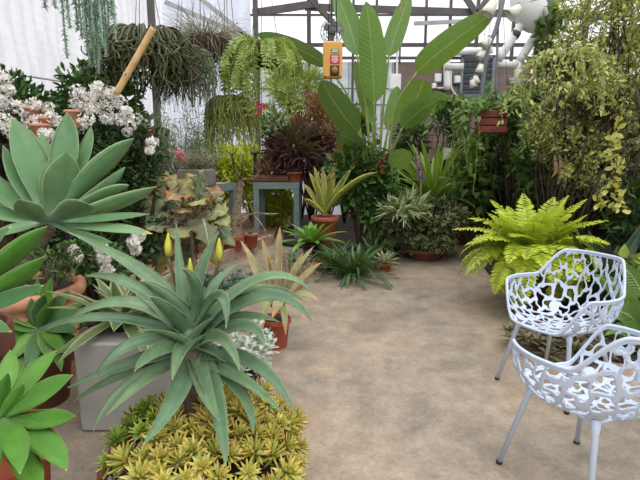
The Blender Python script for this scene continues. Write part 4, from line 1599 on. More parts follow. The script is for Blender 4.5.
YT = 8.0
tl, tr = P(253, 182, YT), P(299, 182, YT)
ZB = tl[2]
bench('grey-green steel plant bench under the dark red foliage', (tl[0], YT), (1, 0), (0, 1), tr[0] - tl[0], .95, ZB)
pa = P(236, 182, 7.8)
za = pa[2]
pb = P(172, 190.5, 6.15)
uy_ = nrm(pa[:2] - pb[:2])
ux_ = np.array([uy_[1], -uy_[0]])
ly = np.linalg.norm(pa[:2] - pb[:2])
p00 = pb[:2] - ux_ * .75
bench('grey-green steel plant bench behind the felt plant', p00, ux_, uy_, .75, ly, za)

# trough and small pots on the left bench
LF['mixed'] = leafmat('mixed_green_small_leaf', [(92, 126, 70), (70, 104, 58), (118, 146, 84), (144, 150, 106)], rough=.45, trans=.15)
q = P(197, 182, 6.9)
q[2] = za
t = thing('stone_trough', 'grey stone trough with fine grey-green plants and a pink flower on the bench', 'trough', q)
mb = MB()
bbox(mb, q + [0, 0, .12], (.46, .3, .24), .02, rz=-.2)
part('trough', mb, mat('grey_stone', (150, 146, 140), .9, col2=(122, 118, 112), scale=14), t, False)
mb = MB()
for i in range(130):
    a = rng.uniform(0, 6.28)
    p = arc(q + [rng.uniform(-.18, .18), rng.uniform(-.1, .1), .23], a, rng.uniform(.7, 1.5), rng.uniform(-.3, 1.2), rng.uniform(.15, .4), 6)
    tube(mb, p, .003, 4, False)
    batch(mb, tpl('lance', 3), p[1:], runit(5) + [0, 0, .4], runit(5), .07, .014)
part('foliage', mb, LF['airy'], t)
mb = MB()
for px, py in ((180, 156), (182, 158), (178, 153)):
    flowers(mb, P(px, py, 6.6), .045, 18, .04)
part('flower', mb, LF['pink'], t, label='pink flower cluster')
for k, (px, Y, lab) in enumerate(((212, 7.3, 'small terracotta pot at the right end of the left bench'), (171, 6.5, 'small terracotta pot at the near end of the left bench'))):
    q = P(px, 182, Y)
    q[2] = za
    t = potted('potted_succulent', lab, 'potted plant', q, .085, .16, M['terra'], 'small pots on the benches')
    mb = MB()
    rosette(q + [0, 0, .15], 26, .14, .035, 1.4, .0, .5, 'lance', .006, .3, mb, 1, 6)
    part('foliage', mb, LF['bluegreen'], t)
# tall pale cane cluster behind the left bench
LF['twig'] = leafmat('thin_grey_stem', [(150, 146, 120), (124, 124, 98)], rough=.8, trans=.05)
b = P(188, 190, 8.6)
t = thing('feathery_shrub', 'feathery grey-green shrub behind the stone trough', 'shrub', (b[0], 8.6, .1))
mb = MB()
for i in range(110):
    a = rng.uniform(0, 6.28)
    p = arc(np.array([b[0] + rng.uniform(-.3, .4), 8.6 + rng.uniform(-.3, .3), .1]), a, rng.uniform(1.3, 1.55), rng.uniform(1.1, 1.5), rng.uniform(1.3, 2.1), 9)
    tube(mb, p, np.linspace(.009, .003, 9), 4, False)
    batch(mb, tpl('lance', 3), np.repeat(p[4:], 8, 0) + .05 * rng.standard_normal((40, 3)), runit(40) + [0, 0, .3], runit(40), .09, .016)
part('foliage', mb, fst, t)

# caudex tree in its pot
YC3 = 6.7
q = P(233, 254, YC3)
q[2] = .10
t = potted('caudex_tree', 'little bare branching tree with a swollen pale trunk in a terracotta pot', 'tree', q, .165, .22, M['terra'], rim=.25)
mb = MB()
tr_ = [P(235, 238, YC3), P(236, 215, YC3), P(239, 195, YC3), P(241, 180, YC3)]
tube(mb, smooth_path([q + [0, 0, .15]] + tr_, 18), np.interp(np.linspace(0, 1, 18), [0, .3, .55, 1], [.12, .11, .06, .035]), 10)
part('trunk', mb, M['bark_pale'], t)
for pts, r in (([(241, 180), (234, 166), (232, 156), (226, 150)], .02), ([(241, 180), (254, 179), (259, 170), (258, 160)], .018), ([(240, 181), (243, 165), (240, 152)], .016), ([(232, 156), (238, 148)], .012),
               ([(234, 222), (222, 205), (212, 190)], .022), ([(236, 222), (252, 214), (268, 214), (278, 214)], .018), ([(252, 214), (262, 225), (268, 238)], .014), ([(254, 214), (250, 204), (256, 200)], .014), ([(236, 226), (248, 216), (246, 205)], .016)):
    mb = MB()
    p = smooth_path([P(a, b_, YC3 - .1 + .1 * np.sin(a)) for a, b_ in pts], 10)
    p[0] = P(*pts[0], YC3)
    tube(mb, p, np.linspace(r, r * .55, 10), 7)
    part('branch', mb, M['bark_pale'] if pts[0][1] > 200 else M['bark'], t)
q = P(251, 247, 7.0)
q[2] = .10
t = potted('gravel_pot', 'small terracotta pot topped with white grit beside the little tree', 'pot', q, .12, .2, M['terra'])
gr = MB()
for i in range(40):
    a, r = rng.uniform(0, 6.28), .1 * math.sqrt(rng.random())
    ellipsoid(gr, q + [r * math.cos(a), r * math.sin(a), .19], (.014, .014, .01), 6, 4, .1)
o = part('grit', gr, M['perlite'], t)
o['kind'] = 'stuff'
mb = MB()
rosette(q + [0, 0, .18], 14, .12, .03, 1.3, .3, .4, 'lance', .004, .3, mb, 1, 6)
part('foliage', mb, LF['bluegreen'], t)

# lime shrubs glowing behind the benches
LF['limebush'] = leafmat('lime_small_leaf', [(214, 220, 70), (196, 210, 66), (226, 228, 96), (170, 192, 66)], rough=.45, trans=.3, var=.15)
for (px, py, Y, rx, rz, n, lab) in ((226, 176, 8.8, .55, .65, 1700, 'bright lime shrub between the two benches'), (272, 204, 9.25, .5, .6, 1500, 'lime-green ferny shrub seen under the right bench'), (250, 168, 9.8, .4, .5, 800, 'lime shrub behind the little bare tree')):
    n = int(n * 2.0)
    c = P(px, py, Y)
    t = thing('lime_shrub', lab, 'shrub', (c[0], Y, .05))
    mb = MB()
    p = shrub(mb, tpl('lance', 3), c, (rx, .35, rz), n, .13, .05, 50, .45, .35, .2, .7)
    part('foliage', mb, LF['limebush'], t)
    mb = MB()
    limbs(mb, (c[0], Y, .05), p[rng.integers(0, n, 14)], .02)
    part('stem', mb, M['bark'], t)

# red-leaved plants on the right bench
LF['redleaf'] = leafmat('dusky_red_leaf', [(128, 74, 76), (104, 60, 66), (160, 100, 98), (190, 140, 130), (92, 72, 62)], rough=.5, trans=.2, var=.2)
LF['purple'] = leafmat('dark_purple_leaf', [(74, 46, 54), (94, 56, 62), (58, 38, 44), (116, 72, 72)], rough=.4, trans=.15, var=.2)
LF['pinkred'] = leafmat('pink_red_leaf', [(150, 84, 76), (176, 108, 92), (120, 66, 62), (96, 84, 60)], rough=.5, trans=.25, var=.2)
q = P(272, 182, YT + .3)
q[2] = ZB
t = thing('seed_tray', 'tray of pink-and-brown leafy plants on the right bench', 'tray', q)
mb = MB()
bbox(mb, q + [0, 0, .05], (.6, .5, .1), .01)
part('tray', mb, M['terra_dark'], t, False)
mb = MB()
shrub(mb, tpl('lance', 4, .2), q + [0, 0, .2], (.34, .3, .17), 620, .13, .045, 26, .3, .4, .6, .6)
part('foliage', mb, LF['redleaf'], t)
q = P(295, 182, YT + .1)
q[2] = ZB
t = potted('potted_succulent', 'small terracotta pot at the right end of the right bench', 'potted plant', q, .13, .16, M['terra'], 'small pots on the benches')
mb = MB()
rosette(q + [0, 0, .15], 24, .13, .035, 1.4, .0, .5, 'lance', .006, .3, mb, 1, 6)
part('foliage', mb, LF['bluegreen'], t)


def shrub_thing(name, lab, cat, px, py, Y, rx, rz, n, L, W, lm, kind='lance', clumps=30, ry=.4, base=.05, nl=14, cr=.35, shell=.5, up=.25, droop=0.0, fold=.15, rows=4, group=None, bx=None):
    c = P(px, py, Y)
    b = np.array([c[0] if bx is None else bx, Y, base])
    t = thing(name, lab, cat, b, group)
    mb = MB()
    p = shrub(mb, tpl(kind, rows, fold), c, (rx, ry, rz), n, L, W, clumps, shell, cr, up, .6, droop, zmin=base + .02)
    part('foliage', mb, LF[lm] if isinstance(lm, str) else lm, t)
    if nl:
        mb = MB()
        limbs(mb, b, p[rng.integers(0, n, nl)], .018)
        part('stem', mb, M['bark_dark'], t)
    return t


q = P(272, 150, 8.4)
zsh = P(272, 152, 8.4)[2]
t = potted('potted_houseplant', 'terracotta pot with a dark leafy plant on a stand above the tray', 'potted plant', (q[0], 8.4, zsh), .13, .24, M['terra'])
mb = MB()
shrub(mb, tpl('lance', 4), q + [0, 0, .45], (.3, .25, .3), 260, .15, .05, 14, .3, .4, .4, .6)
part('foliage', mb, LF['mixed'], t)
mb = MB()
bbox(mb, (q[0] + .3, 8.45, zsh - .02), (1.3, .3, .035), .005)
part_t = thing('plant_stand', 'slim dark shelf standing on the right bench behind the tray', 'shelf', (q[0] + .3, 8.45, ZB))
part('board', mb, M['black'], part_t, False)
for dx in (-.6, .6):
    for dy in (-.1, .1):
        mb = MB()
        bar(mb, (q[0] + .3 + dx, 8.45 + dy, ZB), (q[0] + .3 + dx, 8.45 + dy, zsh - .03), .03, .03)
        part('leg', mb, M['black'], part_t, False)
shrub_thing('purple_shrub', 'dark purple strappy shrub above the right bench', 'shrub', 298, 150, 8.3, .5, .45, 900, .26, .035, 'purple', clumps=26, base=ZB, ry=.35)
shrub_thing('red_shrub', 'pinkish-red fine-leaved shrub under the yellow control box', 'shrub', 312, 122, 8.9, .5, .5, 1300, .16, .03, 'pinkred', clumps=26, base=.05, ry=.35)
shrub_thing('bronze_shrub', 'bronze-red low shrub right of the bench', 'shrub', 326, 150, 8.6, .35, .5, 900, .14, .04, 'redleaf', clumps=26, base=.05, ry=.3)
shrub_thing('light_fern_shrub', 'light green ferny shrub behind the fishbone cactus', 'shrub', 300, 92, 9.6, .6, .55, 1300, .16, .03, 'fish', clumps=30, base=.05)

# ================================================================== middle group
LF['paddle'] = leafmat('paddle_leaf', [(108, 144, 72), (94, 130, 64), (120, 154, 80)], mid=(146, 172, 96), midw=.05, rough=.38, trans=.3, vein=.12, veins=42, var=.12)
LF['paddle_dark'] = leafmat('dark_paddle_leaf', [(76, 108, 56), (66, 98, 50)], mid=(120, 148, 84), midw=.06, rough=.38, trans=.2, vein=.12, veins=42, var=.12)
LF['petiole'] = leafmat('green_leaf_stalk', [(150, 162, 88), (128, 146, 76)], rough=.5, trans=0)
LF['brownleaf'] = leafmat('dry_leaf_tip', [(190, 150, 120)], rough=.8, trans=.2)

YP = 7.2
o0 = np.array([P(378, 200, YP)[0], YP, .05])
t = thing('bird_of_paradise', 'tall plant with upright green paddle leaves in the middle of the picture', 'paddle plant', o0)


def paddle(a, md, b, w, dY, m='paddle', roll=.8, stalk=None, cup=.22, Yo=0.0, n=22):
    mb = hero_leaf(None, YP + Yo, a, md, b, dY, w, 'paddle', 0.0, cup, roll, n, 4)
    # as one blade; midrib tube below
    lf = part('leaf', mb, LF[m], t)
    s0 = P(*a, YP + Yo)
    if stalk is not None:
        pts = [P(*stalk[0], YP)] + [P(*q, YP + Yo * .6) for q in stalk[1:]] + [s0]
        e = P(*b, YP + Yo + dY)
        mdp = P(*md, YP + Yo + dY * .5)
        pm = MB()
        tube(pm, smooth_path(pts, 14), np.linspace(.026, .014, 14), 7)
        part('petiole', pm, LF['petiole'], lf)
    return lf


paddle((357, 55), (349, 25), (334, -14), 21, .3, stalk=[(372, 175), (366, 110)])
paddle((374, 102), (372, 55), (366, 1), 26, -.1, Yo=-.2, stalk=[(375, 175), (375, 140)])
lf = paddle((389, 56), (397, 30), (410, -6), 18, .2, stalk=[(378, 175), (383, 110)])
paddle((417, 72), (447, 46), (497, 10), 25, -.5, Yo=-.2, stalk=[(386, 175), (396, 108)], roll=.85)
paddle((358, 132), (338, 108), (322, 80), 26, -.3, m='paddle_dark', Yo=-.2, stalk=[(372, 175), (364, 150)])
paddle((372, 122), (364, 96), (355, 60), 13, .1, stalk=[(376, 175), (374, 150)])
paddle((405, 122), (416, 100), (424, 79), 28, -.3, Yo=-.3, stalk=[(382, 175), (394, 148)], roll=.95)
paddle((402, 128), (424, 108), (449, 97), 21, -.4, Yo=-.35, stalk=[(384, 175), (392, 152)], m='paddle')
paddle((388, 130), (394, 108), (397, 86), 15, .1, stalk=[(380, 175), (384, 150)])
paddle((328, 66), (296, 48), (256, 34), 15, -.3, m='paddle_dark', Yo=.1, stalk=[(370, 175), (352, 105)], roll=.9)
paddle((392, 168), (400, 160), (410, 152), 20, -.3, Yo=-.4, stalk=[(388, 212), (391, 190)])
paddle((352, 178), (346, 158), (340, 128), 18, -.2, m='paddle_dark', Yo=-.2, stalk=[(374, 190), (364, 184)])
paddle((364, 150), (352, 140), (340, 135), 14, -.3, m='paddle_dark', Yo=-.3, stalk=[(374, 185), (370, 165)])
# ragged dry edges on two leaves
mb = MB()
for (x0, y0, x1, y1) in ((402, 12, 411, -10), (452, 32, 492, 8)):
    mb = MB()
    a, b = P(x0, y0, YP - .35), P(x1, y1, YP - .55)
    for i in range(14):
        f = i / 13
        p = a + (b - a) * f
        d = nrm(np.array([-.35, -.1, .6]) + .2 * rng.standard_normal(3))
        sweep(mb, arc(p, 2.4, 1.2 + .2 * rng.standard_normal(), .6, .05 + .03 * rng.random(), 5), nrm(b - a), .045 * prof('lance', 5), 0, .1, 1)
    part('dry_edge', mb, LF['brownleaf'], t, label='ragged brown dry leaf edge')
for (a, b, r) in (((372, 200), (376, 150), .04), ((384, 205), (380, 150), .045), ((392, 215), (400, 165), .02), ((379, 205), (389, 118), .02)):
    mb = MB()
    p0 = P(*a, YP)
    p0[2] = .05
    tube(mb, smooth_path([p0, P(*a, YP), P(*b, YP)], 10), np.linspace(r * 1.2, r * .6, 10), 9)
    part('stalk', mb, LF['petiole'], t)

# dark shrub in front of it with red flowers and big oval leaves
LF['dkgreen'] = leafmat('dark_green_leaf', [(52, 84, 42), (40, 70, 36), (68, 100, 50), (84, 118, 62)], rough=.4, trans=.15, var=.25)
LF['glory'] = leafmat('glossy_shrub_leaf', [(66, 104, 52), (50, 84, 42), (88, 124, 62), (108, 142, 74), (58, 92, 54)], rough=.32, trans=.15, var=.25)
LF['mdgreen'] = leafmat('mid_green_leaf', [(84, 124, 58), (66, 104, 50), (108, 144, 70), (54, 90, 44)], rough=.4, trans=.2, var=.2)
LF['vdark'] = leafmat('very_dark_leaf', [(40, 62, 36), (32, 52, 32), (52, 76, 42)], rough=.4, trans=.1, var=.2)  # very dark green leaf colour for the background shrubs
LF['creamvar'] = leafmat('cream_variegated_leaf', [(104, 128, 76), (88, 116, 66), (124, 140, 90)], edge=(204, 206, 160), edgew=.5, rough=.45, trans=.15, var=.2)
t = shrub_thing('glory_shrub', 'dark green shrub with small red flower spikes below the paddle leaves', 'shrub', 360, 180, 7.0, .5, .6, 1800, .14, .065, 'glory', 'oval', 60, ry=.3)
shrub_thing('leafy_shrub', 'leafy dark shrub at the foot of the paddle leaf stalks', 'shrub', 384, 208, 6.95, .36, .38, 1000, .15, .05, 'mdgreen', 'lance', 44, ry=.25)
scarlet = leafmat('scarlet_flower', [(176, 30, 36), (150, 26, 34)], trans=.15)
for px, py in ((333, 150), (362, 150), (379, 158), (382, 164), (353, 158), (384, 152), (340, 144), (372, 146)):
    mb = MB()
    b = P(px, py, 6.6)
    for k in range(12):
        batch(mb, PT, b + [0, 0, -.012 * k], runit(1) + [0, -.3, .5], runit(1), .045, .016)
    part('flower_spike', mb, scarlet, bpy.data.objects['glory_shrub'], label='small red flower spike')

# yellow striped spiky plant in a pot
YY = 6.7
q = P(325, 233.5, YY)
rimz = P(325, 216, YY)[2]
LF['yelstrap'] = leafmat('yellow_striped_strap', [(150, 160, 70), (126, 146, 64), (170, 170, 84)], edge=(216, 200, 104), edgew=.4, tip=(206, 160, 96), tipw=.15, rough=.4, trans=.15)
t = potted('bromeliad', 'spiky yellow-edged bromeliad in a terracotta pot before the right bench', 'bromeliad', q, 14 * mp(YY), rimz - q[2], M['terra'], rim=.24)
mb = MB()
bbox(mb, (q[0], YY, q[2] / 2), (.3, .3, q[2]), .01)
single('brick_plinth', mb, M['terra_dark'], 'brown plinth under the pot of the yellow-edged bromeliad', 'plinth', (q[0], YY, 0), smooth=False)
for md, tp, dY, w in (((318, 193), (309, 172), .1, 5), ((324, 190), (323, 168), .1, 5.5), ((331, 190), (334, 171), .1, 5.5), ((338, 190), (352, 168), 0, 6), ((348, 188), (378, 172), -.3, 6), ((314, 198), (304, 184), .1, 5), ((320, 196), (314, 178), -.1, 5), ((329, 196), (330, 178), -.2, 5), ((335, 200), (346, 188), -.3, 5), ((312, 204), (304, 200), -.2, 5), ((326, 190), (338, 160), .2, 5), ((320, 190), (314, 166), .2, 5)):
    part('leaf', hero_leaf(None, YY, (325, 215), md, tp, dY, w * 1.2, 'strap', .003, .4, .6, 12, 2), LF['yelstrap'], t)

# ground bromeliads and strappy clumps along the path
def rosette_thing(name, lab, cat, base, n, L, W, lm, e0, e1, dr, kind='strap', th=0.0, cup=.35, r0=.02, parts_=False, inner=.6, pw=1.4, az0=0.0, wave=0.0):
    t = thing(name, lab, cat, base)
    if parts_:
        for k in rosette(base, n, L, W, e0, e1, dr, kind, th, cup, r0=r0, inner=inner, pw=pw, az0=az0, wave=wave):
            part('leaf', k, LF[lm], t)
    else:
        mb = MB()
        rosette(base, n, L, W, e0, e1, dr, kind, th, cup, mb=mb, r0=r0, inner=inner, pw=pw, az0=az0, wave=wave)
        part('foliage', mb, LF[lm], t)
    return t


LF['brom'] = leafmat('light_green_strap', [(128, 176, 72), (112, 160, 64), (146, 190, 88)], base=(156, 190, 110), rough=.35, trans=.25, var=.12)
LF['bigbrom'] = leafmat('bright_strap_leaf', [(118, 152, 56), (98, 136, 50), (142, 170, 70)], tip=(180, 190, 90), tipw=.1, rough=.35, trans=.3, var=.15)
LF['clivia'] = leafmat('dark_strap_leaf', [(62, 96, 50), (48, 80, 42), (82, 116, 62)], rough=.3, trans=.12, var=.15)
q = F(311, 262)
rosette_thing('bromeliad', 'light green star-shaped bromeliad on the path edge below the bench leg', 'bromeliad', q + [0, 0, .27], 30, .45, .095, 'brom', R(80), R(2), R(28), r0=.02, parts_=True, inner=.5)
mb = MB()
lathe(mb, pot_prof(.13, .27, .8), q, 24)
part('pot', mb, M['black'], bpy.data.objects['bromeliad.002' if 'bromeliad.002' in bpy.data.objects else 'bromeliad'], org=ORG['bromeliad.002'])
for k, (px, py, n, L, lab) in enumerate(((354, 278, 80, .66, 'dark glossy strap-leaved clump on the path edge'), (334, 270, 56, .52, 'dark strap-leaved clump just behind the light green bromeliad'), (372, 262, 50, .52, 'dark strap-leaved clump behind the small terracotta pot'), (300, 272, 46, .42, 'dark strap-leaved clump beside the spiky tan bromeliad'), (398, 254, 40, .5, 'dark strap-leaved clump against the round variegated shrub'))):
    q = F(px, py)
    rosette_thing('clivia', lab, 'strap plant', q + [0, 0, .01], n, L, .035, 'clivia', R(84), R(25), R(75), r0=.04, cup=.25, inner=.6, pw=1.2)
# light lance plant
q = F(389, 256)
t = thing('ginger_plant', 'small upright yellow-green plant behind the small terracotta pot', 'plant', q)
mb = MB()
rosette(q + [0, 0, .22], 11, .38, .06, R(75), R(5), R(40), 'lance', 0, .3, mb=mb, r0=.01, inner=.7)
tube(mb, [q, q + [0, 0, .24]], .014, 7)
part('foliage', mb, LF['brom'], t)
# small pot with variegated plant
q = F(384, 271)
t = potted('potted_croton', 'cream-variegated small plant in the little terracotta pot on the path', 'potted plant', q, .098, .115, M['terra'], rim=.35)
LF['pinkvar'] = leafmat('cream_pink_leaf', [(196, 186, 150), (160, 160, 120), (210, 190, 160), (126, 140, 96)], edge=(226, 214, 190), edgew=.3, rough=.5, trans=.15)
mb = MB()
rosette(q + [0, 0, .1], 30, .25, .04, R(85), R(10), R(35), 'lance', 0, .3, mb=mb, r0=.01, inner=.6)
part('foliage', mb, LF['pinkvar'], t)
# round variegated shrub in a low bowl
q = F(425, 258)
R0 = 25 * mp(q[1])
t = potted('aralia_bush', 'dense round variegated bush in a low terracotta bowl at the bend of the path', 'bush', q, R0, .17, M['terra_dark'], taper=.62, rim=.25)
c = q + [0, 0, .47]
LF['creamvar2'] = leafmat('small_variegated_leaf', [(72, 90, 52), (56, 76, 42), (98, 110, 66), (48, 66, 38)], edge=(176, 178, 128), edgew=.35, rough=.45, trans=.12, var=.25)
mb = MB()
p = shrub(mb, tpl('oval', 4, .15, .2), c, (.62, .5, .42), 3600, .075, .055, 90, .55, .2, .1, .5)
part('foliage', mb, LF['creamvar2'], t)
mb = MB()
limbs(mb, q + [0, 0, .12], p[rng.integers(0, len(p), 24)], .02)
part('stem', mb, M['bark_dark'], t)
# pale long-leaved plant above it
shrub_thing('variegated_ginger', 'pale cream-striped leafy plant above the round variegated bush', 'plant', 403, 212, 6.5, .27, .2, 190, .22, .05, 'creamvar', clumps=14, nl=8)
# big bright bromeliad
q = P(433, 200, 7.6)
t = rosette_thing('giant_bromeliad', 'big bright green bromeliad fanning out behind the round bush', 'bromeliad', q, 56, 1.1, .085, 'bigbrom', R(86), R(14), R(30), r0=.05, parts_=True, inner=.75)
mb = MB()
tube(mb, [(q[0], q[1], .05), q], .06, 10)
part('stem', mb, M['bark'], t)
# purple flower spike
b, e = P(421, 180, 6.6), P(416, 148, 6.6)
t = thing('flower_spike', 'pink and violet bromeliad flower spike left of the big bright bromeliad', 'flower', np.array([b[0], 6.6, .05]))
mb = MB()
tube(mb, [np.array([b[0], 6.6, .05]), b, e], .014, 6)
part('stem', mb, LF['petiole'], t)
mb = MB()
pth = smooth_path([b, (b + e) / 2, e], 22)
for k in range(22):
    batch(mb, PT, np.repeat(pth[k:k + 1], 7, 0), runit(7) * [1, 1, .4] + [0, 0, .35], runit(7), .065 * (1 - k / 40), .024)
part('bract', mb, leafmat('violet_pink_bract', [(196, 60, 110), (120, 80, 190), (176, 70, 150), (110, 90, 200)], rough=.5, trans=.1), t)

# the dark green depth of the house behind the path
DK = [  # px py Y rx rz n L W mat kind label
    (345, 128, 9.6, .6, .5, 900, .17, .06, 'mdgreen', 'lance', 'leafy green shrub right under the yellow control box'),
    (395, 190, 8.8, .6, .55, 900, .2, .08, 'vdark', 'oval', 'dark big-leaved shrub behind the purple flower spike'),
    (452, 116, 9.7, .48, .42, 1900, .1, .03, 'dkgreen', 'lance', 'rounded fine-leaved dark bush in front of the brown wall'),
    (462, 172, 9.6, .6, .5, 1000, .17, .07, 'vdark', 'oval', 'very dark shrub behind the big bright bromeliad'),
    (410, 140, 9.9, .45, .35, 600, .15, .05, 'dkgreen', 'lance', 'dark leafy shrub below the wall switches'),
    (500, 165, 7.6, .75, .7, 1500, .15, .07, 'dkgreen', 'oval', 'tall dark green shrub left of the variegated thicket'),
    (540, 205, 7.0, .8, .5, 1200, .19, .06, 'vdark', 'lance', 'very dark strappy shrub right behind the lime fern'),
    (605, 190, 6.6, .95, .75, 1700, .16, .06, 'vdark', 'oval', 'very dark shrub under the right variegated thicket'),
    (560, 120, 8.2, .9, .8, 1600, .13, .06, 'dkgreen', 'oval', 'dense green shrub behind the variegated thicket'),
    (640, 215, 5.0, .5, .55, 700, .14, .05, 'dkgreen', 'lance', 'dark shrub at the right picture edge above the chairs'),
    (482, 205, 8.0, .4, .35, 700, .15, .06, 'mdgreen', 'lance', 'mid-green shrub at the far bend of the path'),
    (640, 120, 6.6, .7, .9, 1500, .12, .05, 'dkgreen', 'oval', 'dark green shrub behind the thicket at the right edge')]
for px, py, Y, rx, rz, n, L, W, m, kd_, lab in DK:
    shrub_thing('tropical_shrub', lab, 'shrub', px, py, Y, rx, rz, n, L, W, m, kd_, 36)
# far pot at the bend
q = F(463, 244)
t = potted('potted_purple_plant', 'reddish pot with a dark purple-leaved plant at the far bend of the path', 'potted plant', q, .15, .2, M['terra_dark'])
mb = MB()
rosette(q + [0, 0, .18], 26, .34, .04, R(85), R(0), R(60), 'lance', 0, .3, mb=mb, r0=.02, inner=.6)
part('foliage', mb, LF['redleaf'], t)
# white notice on the far wall
mb = MB()
bbox(mb, P(447, 154, 9.0), (.16, .02, .2), .004)
s_ = thing('plant_sign', 'small pale rectangular sign among the dark foliage', 'sign', P(447, 154, 9.0) * [1, 1, 0])
part('board', mb, M['foam'], s_, False)
mb = MB()
b = P(447, 154, 9.0)
tube(mb, [(b[0], 9.02, .03), b + [0, .02, 0]], .012, 6)
part('stake', mb, M['grey'], s_)

# ================================================================== right side
# lime fern in a pot
LF['limefern'] = leafmat('lime_fern_leaf', [(206, 220, 72), (192, 210, 64), (216, 228, 96)], rough=.45, trans=.3, var=.12)
LF['limestem'] = leafmat('lime_fern_stalk', [(170, 176, 80)], trans=0)
YF = 4.4
c = P(532, 252, YF)
q = np.array([c[0], YF, .0])
t = potted('potted_fern', 'large lime-green fern in a pot behind the white chairs', 'fern', q, .24, c[2] - .02, M['terra_dark'])
fb, rc = MB(), MB()
PIN = tpl('spoon', 4, .08, .1)
fern(fb, q + [0, 0, c[2] - .02], 52, .66, R(86), R(28), R(70), .135, step=30, T=PIN, rach=rc, r0=.05)
fern(fb, q + [0, 0, c[2] - .02], 36, .78, R(50), R(5), R(118), .125, step=34, T=PIN, rach=rc, r0=.1)
part('foliage', fb, LF['limefern'], t)
part('stalk', rc, LF['limestem'], t)

# variegated thicket
LF['thicket'] = leafmat('yellow_green_variegated_leaf', [(214, 210, 104), (96, 112, 56), (176, 184, 90), (228, 224, 146), (78, 94, 48), (142, 156, 76), (206, 206, 124), (160, 170, 96)], edge=(222, 218, 156), edgew=.25, rough=.4, trans=.25, var=.2)
LF['thicket_grey'] = leafmat('grey_variegated_leaf', [(138, 144, 92), (72, 86, 48), (112, 124, 74), (168, 166, 112), (60, 74, 40), (92, 106, 60), (184, 182, 136)], edge=(206, 200, 160), edgew=.25, rough=.45, trans=.2, var=.2)
LF['thicket_yel'] = leafmat('bright_yellow_leaf', [(206, 202, 96), (214, 208, 112), (184, 184, 82)], edge=(236, 228, 160), edgew=.3, rough=.4, trans=.3, var=.15)


def thicket(lab, blobs, base, m, L=.043, W=.025):
    t = thing('variegated_shrub', lab, 'shrub', base)
    mb, st = MB(), MB()
    T = tpl('oval', 4, .15, .12)
    for (px, py, Y, rx, rz, n) in blobs:
        n = int(n * 1.35)
        c = P(px, py, Y)
        p = shrub(mb, T, c, (rx, .45, rz), n, L, W, 55, .35, .2, .3, 1.0, .0, zmin=.1)
        limbs(st, (base[0] + .1 * rng.standard_normal(), base[1], base[2]), p[rng.integers(0, n, 16)], .014, seg=9)
        for k in rng.integers(0, n, 46):
            e = p[k] + .22 * rng.standard_normal(3)
            tube(st, smooth_path([p[k], (p[k] + e) / 2 + .03 * rng.standard_normal(3), e], 5), .0035, 4, False)
    part('foliage', mb, LF[m], t)
    part('stem', st, M['bark_dark'], t)
    return t


YV = 5.0
thicket('tall yellow-variegated thicket filling the upper right behind the white chairs', [(606, 26, YV, .55, .5, 1500), (566, 135, 5.4, .45, .45, 2200), (622, 90, YV, .6, .6, 2900), (580, 160, 5.1, .42, .42, 1700), (645, 10, YV, .5, .5, 900)], np.array([2.75, 5.35, .03]), 'thicket')
thicket('greyer variegated thicket between the hanging basket and the right edge', [(600, 120, 5.3, .6, .5, 3300), (568, 105, 5.6, .4, .35, 1700), (632, 150, 5.0, .5, .45, 2200), (592, 165, 5.1, .4, .4, 1600)], np.array([3.1, 5.7, .03]), 'thicket_grey')
# bright hanging sprig
c = P(618, 138, 4.3)
t = thing('yellow_sprig_shrub', 'bright yellow-leaved sprig drooping at the right of the thicket', 'shrub', np.array([2.95, 4.5, .03]))
mb, st = MB(), MB()
for pts in ([(640, 70), (622, 110), (614, 140), (612, 158)], [(640, 110), (620, 130), (616, 172), (610, 196)], [(634, 120), (628, 150), (600, 196), (606, 205)], [(640, 160), (622, 178), (618, 200), (622, 212)]):
    p = smooth_path([P(a, b, 4.35 + .1 * np.sin(a)) for a, b in pts], 16)
    tube(st, p, .004, 4)
    k = np.repeat(p[7:], 3, 0)
    batch(mb, tpl('oval', 4, .15, .1), k + .02 * rng.standard_normal(k.shape), runit(len(k)) + [0, -.2, -.2], runit(len(k)) + [0, -.4, .6], .075, .042)
tube(st, smooth_path([np.array([2.95, 4.5, .03]), np.array([3.1, 4.4, 1.2]), P(640, 110, 4.3), P(636, 90, 4.3)], 12), .014, 6)
part('foliage', mb, LF['thicket_yel'], t)
part('stem', st, M['bark_dark'], t)

# hanging basket with a trailing variegated vine
Y = 4.7
c = P(566, 62, Y)
t = thing('vine_basket', 'brown hanging basket with a trailing yellow-green vine, upper right', 'hanging basket', c)
mb = MB()
lathe(mb, [(.001, -.17), (.10, -.16), (.19, -.08), (.22, 0), (.23, .04), (.21, .04), (.17, -.04), (.001, -.05)], c, 28)
part('basket', mb, M['moss'], t)
hang_wires(t, np.array([c[0], Y, 3.5]), [c + [.26 * math.cos(a), .26 * math.sin(a), .05] for a in (0.5, 2.6, 4.7)])
mb, st = MB(), MB()
HT = tpl('heart', 5, .12, .15)
for i in range(34):
    a = rng.uniform(2.6, 6.8)
    p = arc(c + [.12 * math.cos(a), .12 * math.sin(a), .03], a, rng.uniform(.3, 1.2), R(-80), rng.uniform(.25, .5), 7, .8)
    p = np.concatenate([p, p[-1] + np.c_[.03 * rng.standard_normal(5).cumsum(), .02 * rng.standard_normal(5).cumsum(), -np.linspace(.05, rng.uniform(.1, .4), 5)]])
    p = smooth_path(p, 20)
    tube(st, p, .003, 4, False)
    k = np.repeat(p[3:], 2, 0)
    batch(mb, HT, k + .02 * rng.standard_normal(k.shape), nrm(runit(len(k)) + [0, 0, -.5]), runit(len(k)) * .5 + [0, -.3, .8], rng.uniform(.035, .065, len(k)), None)
part('foliage', mb, LF['thicket'], t)
part('stem', st, LF['petiole'], t)
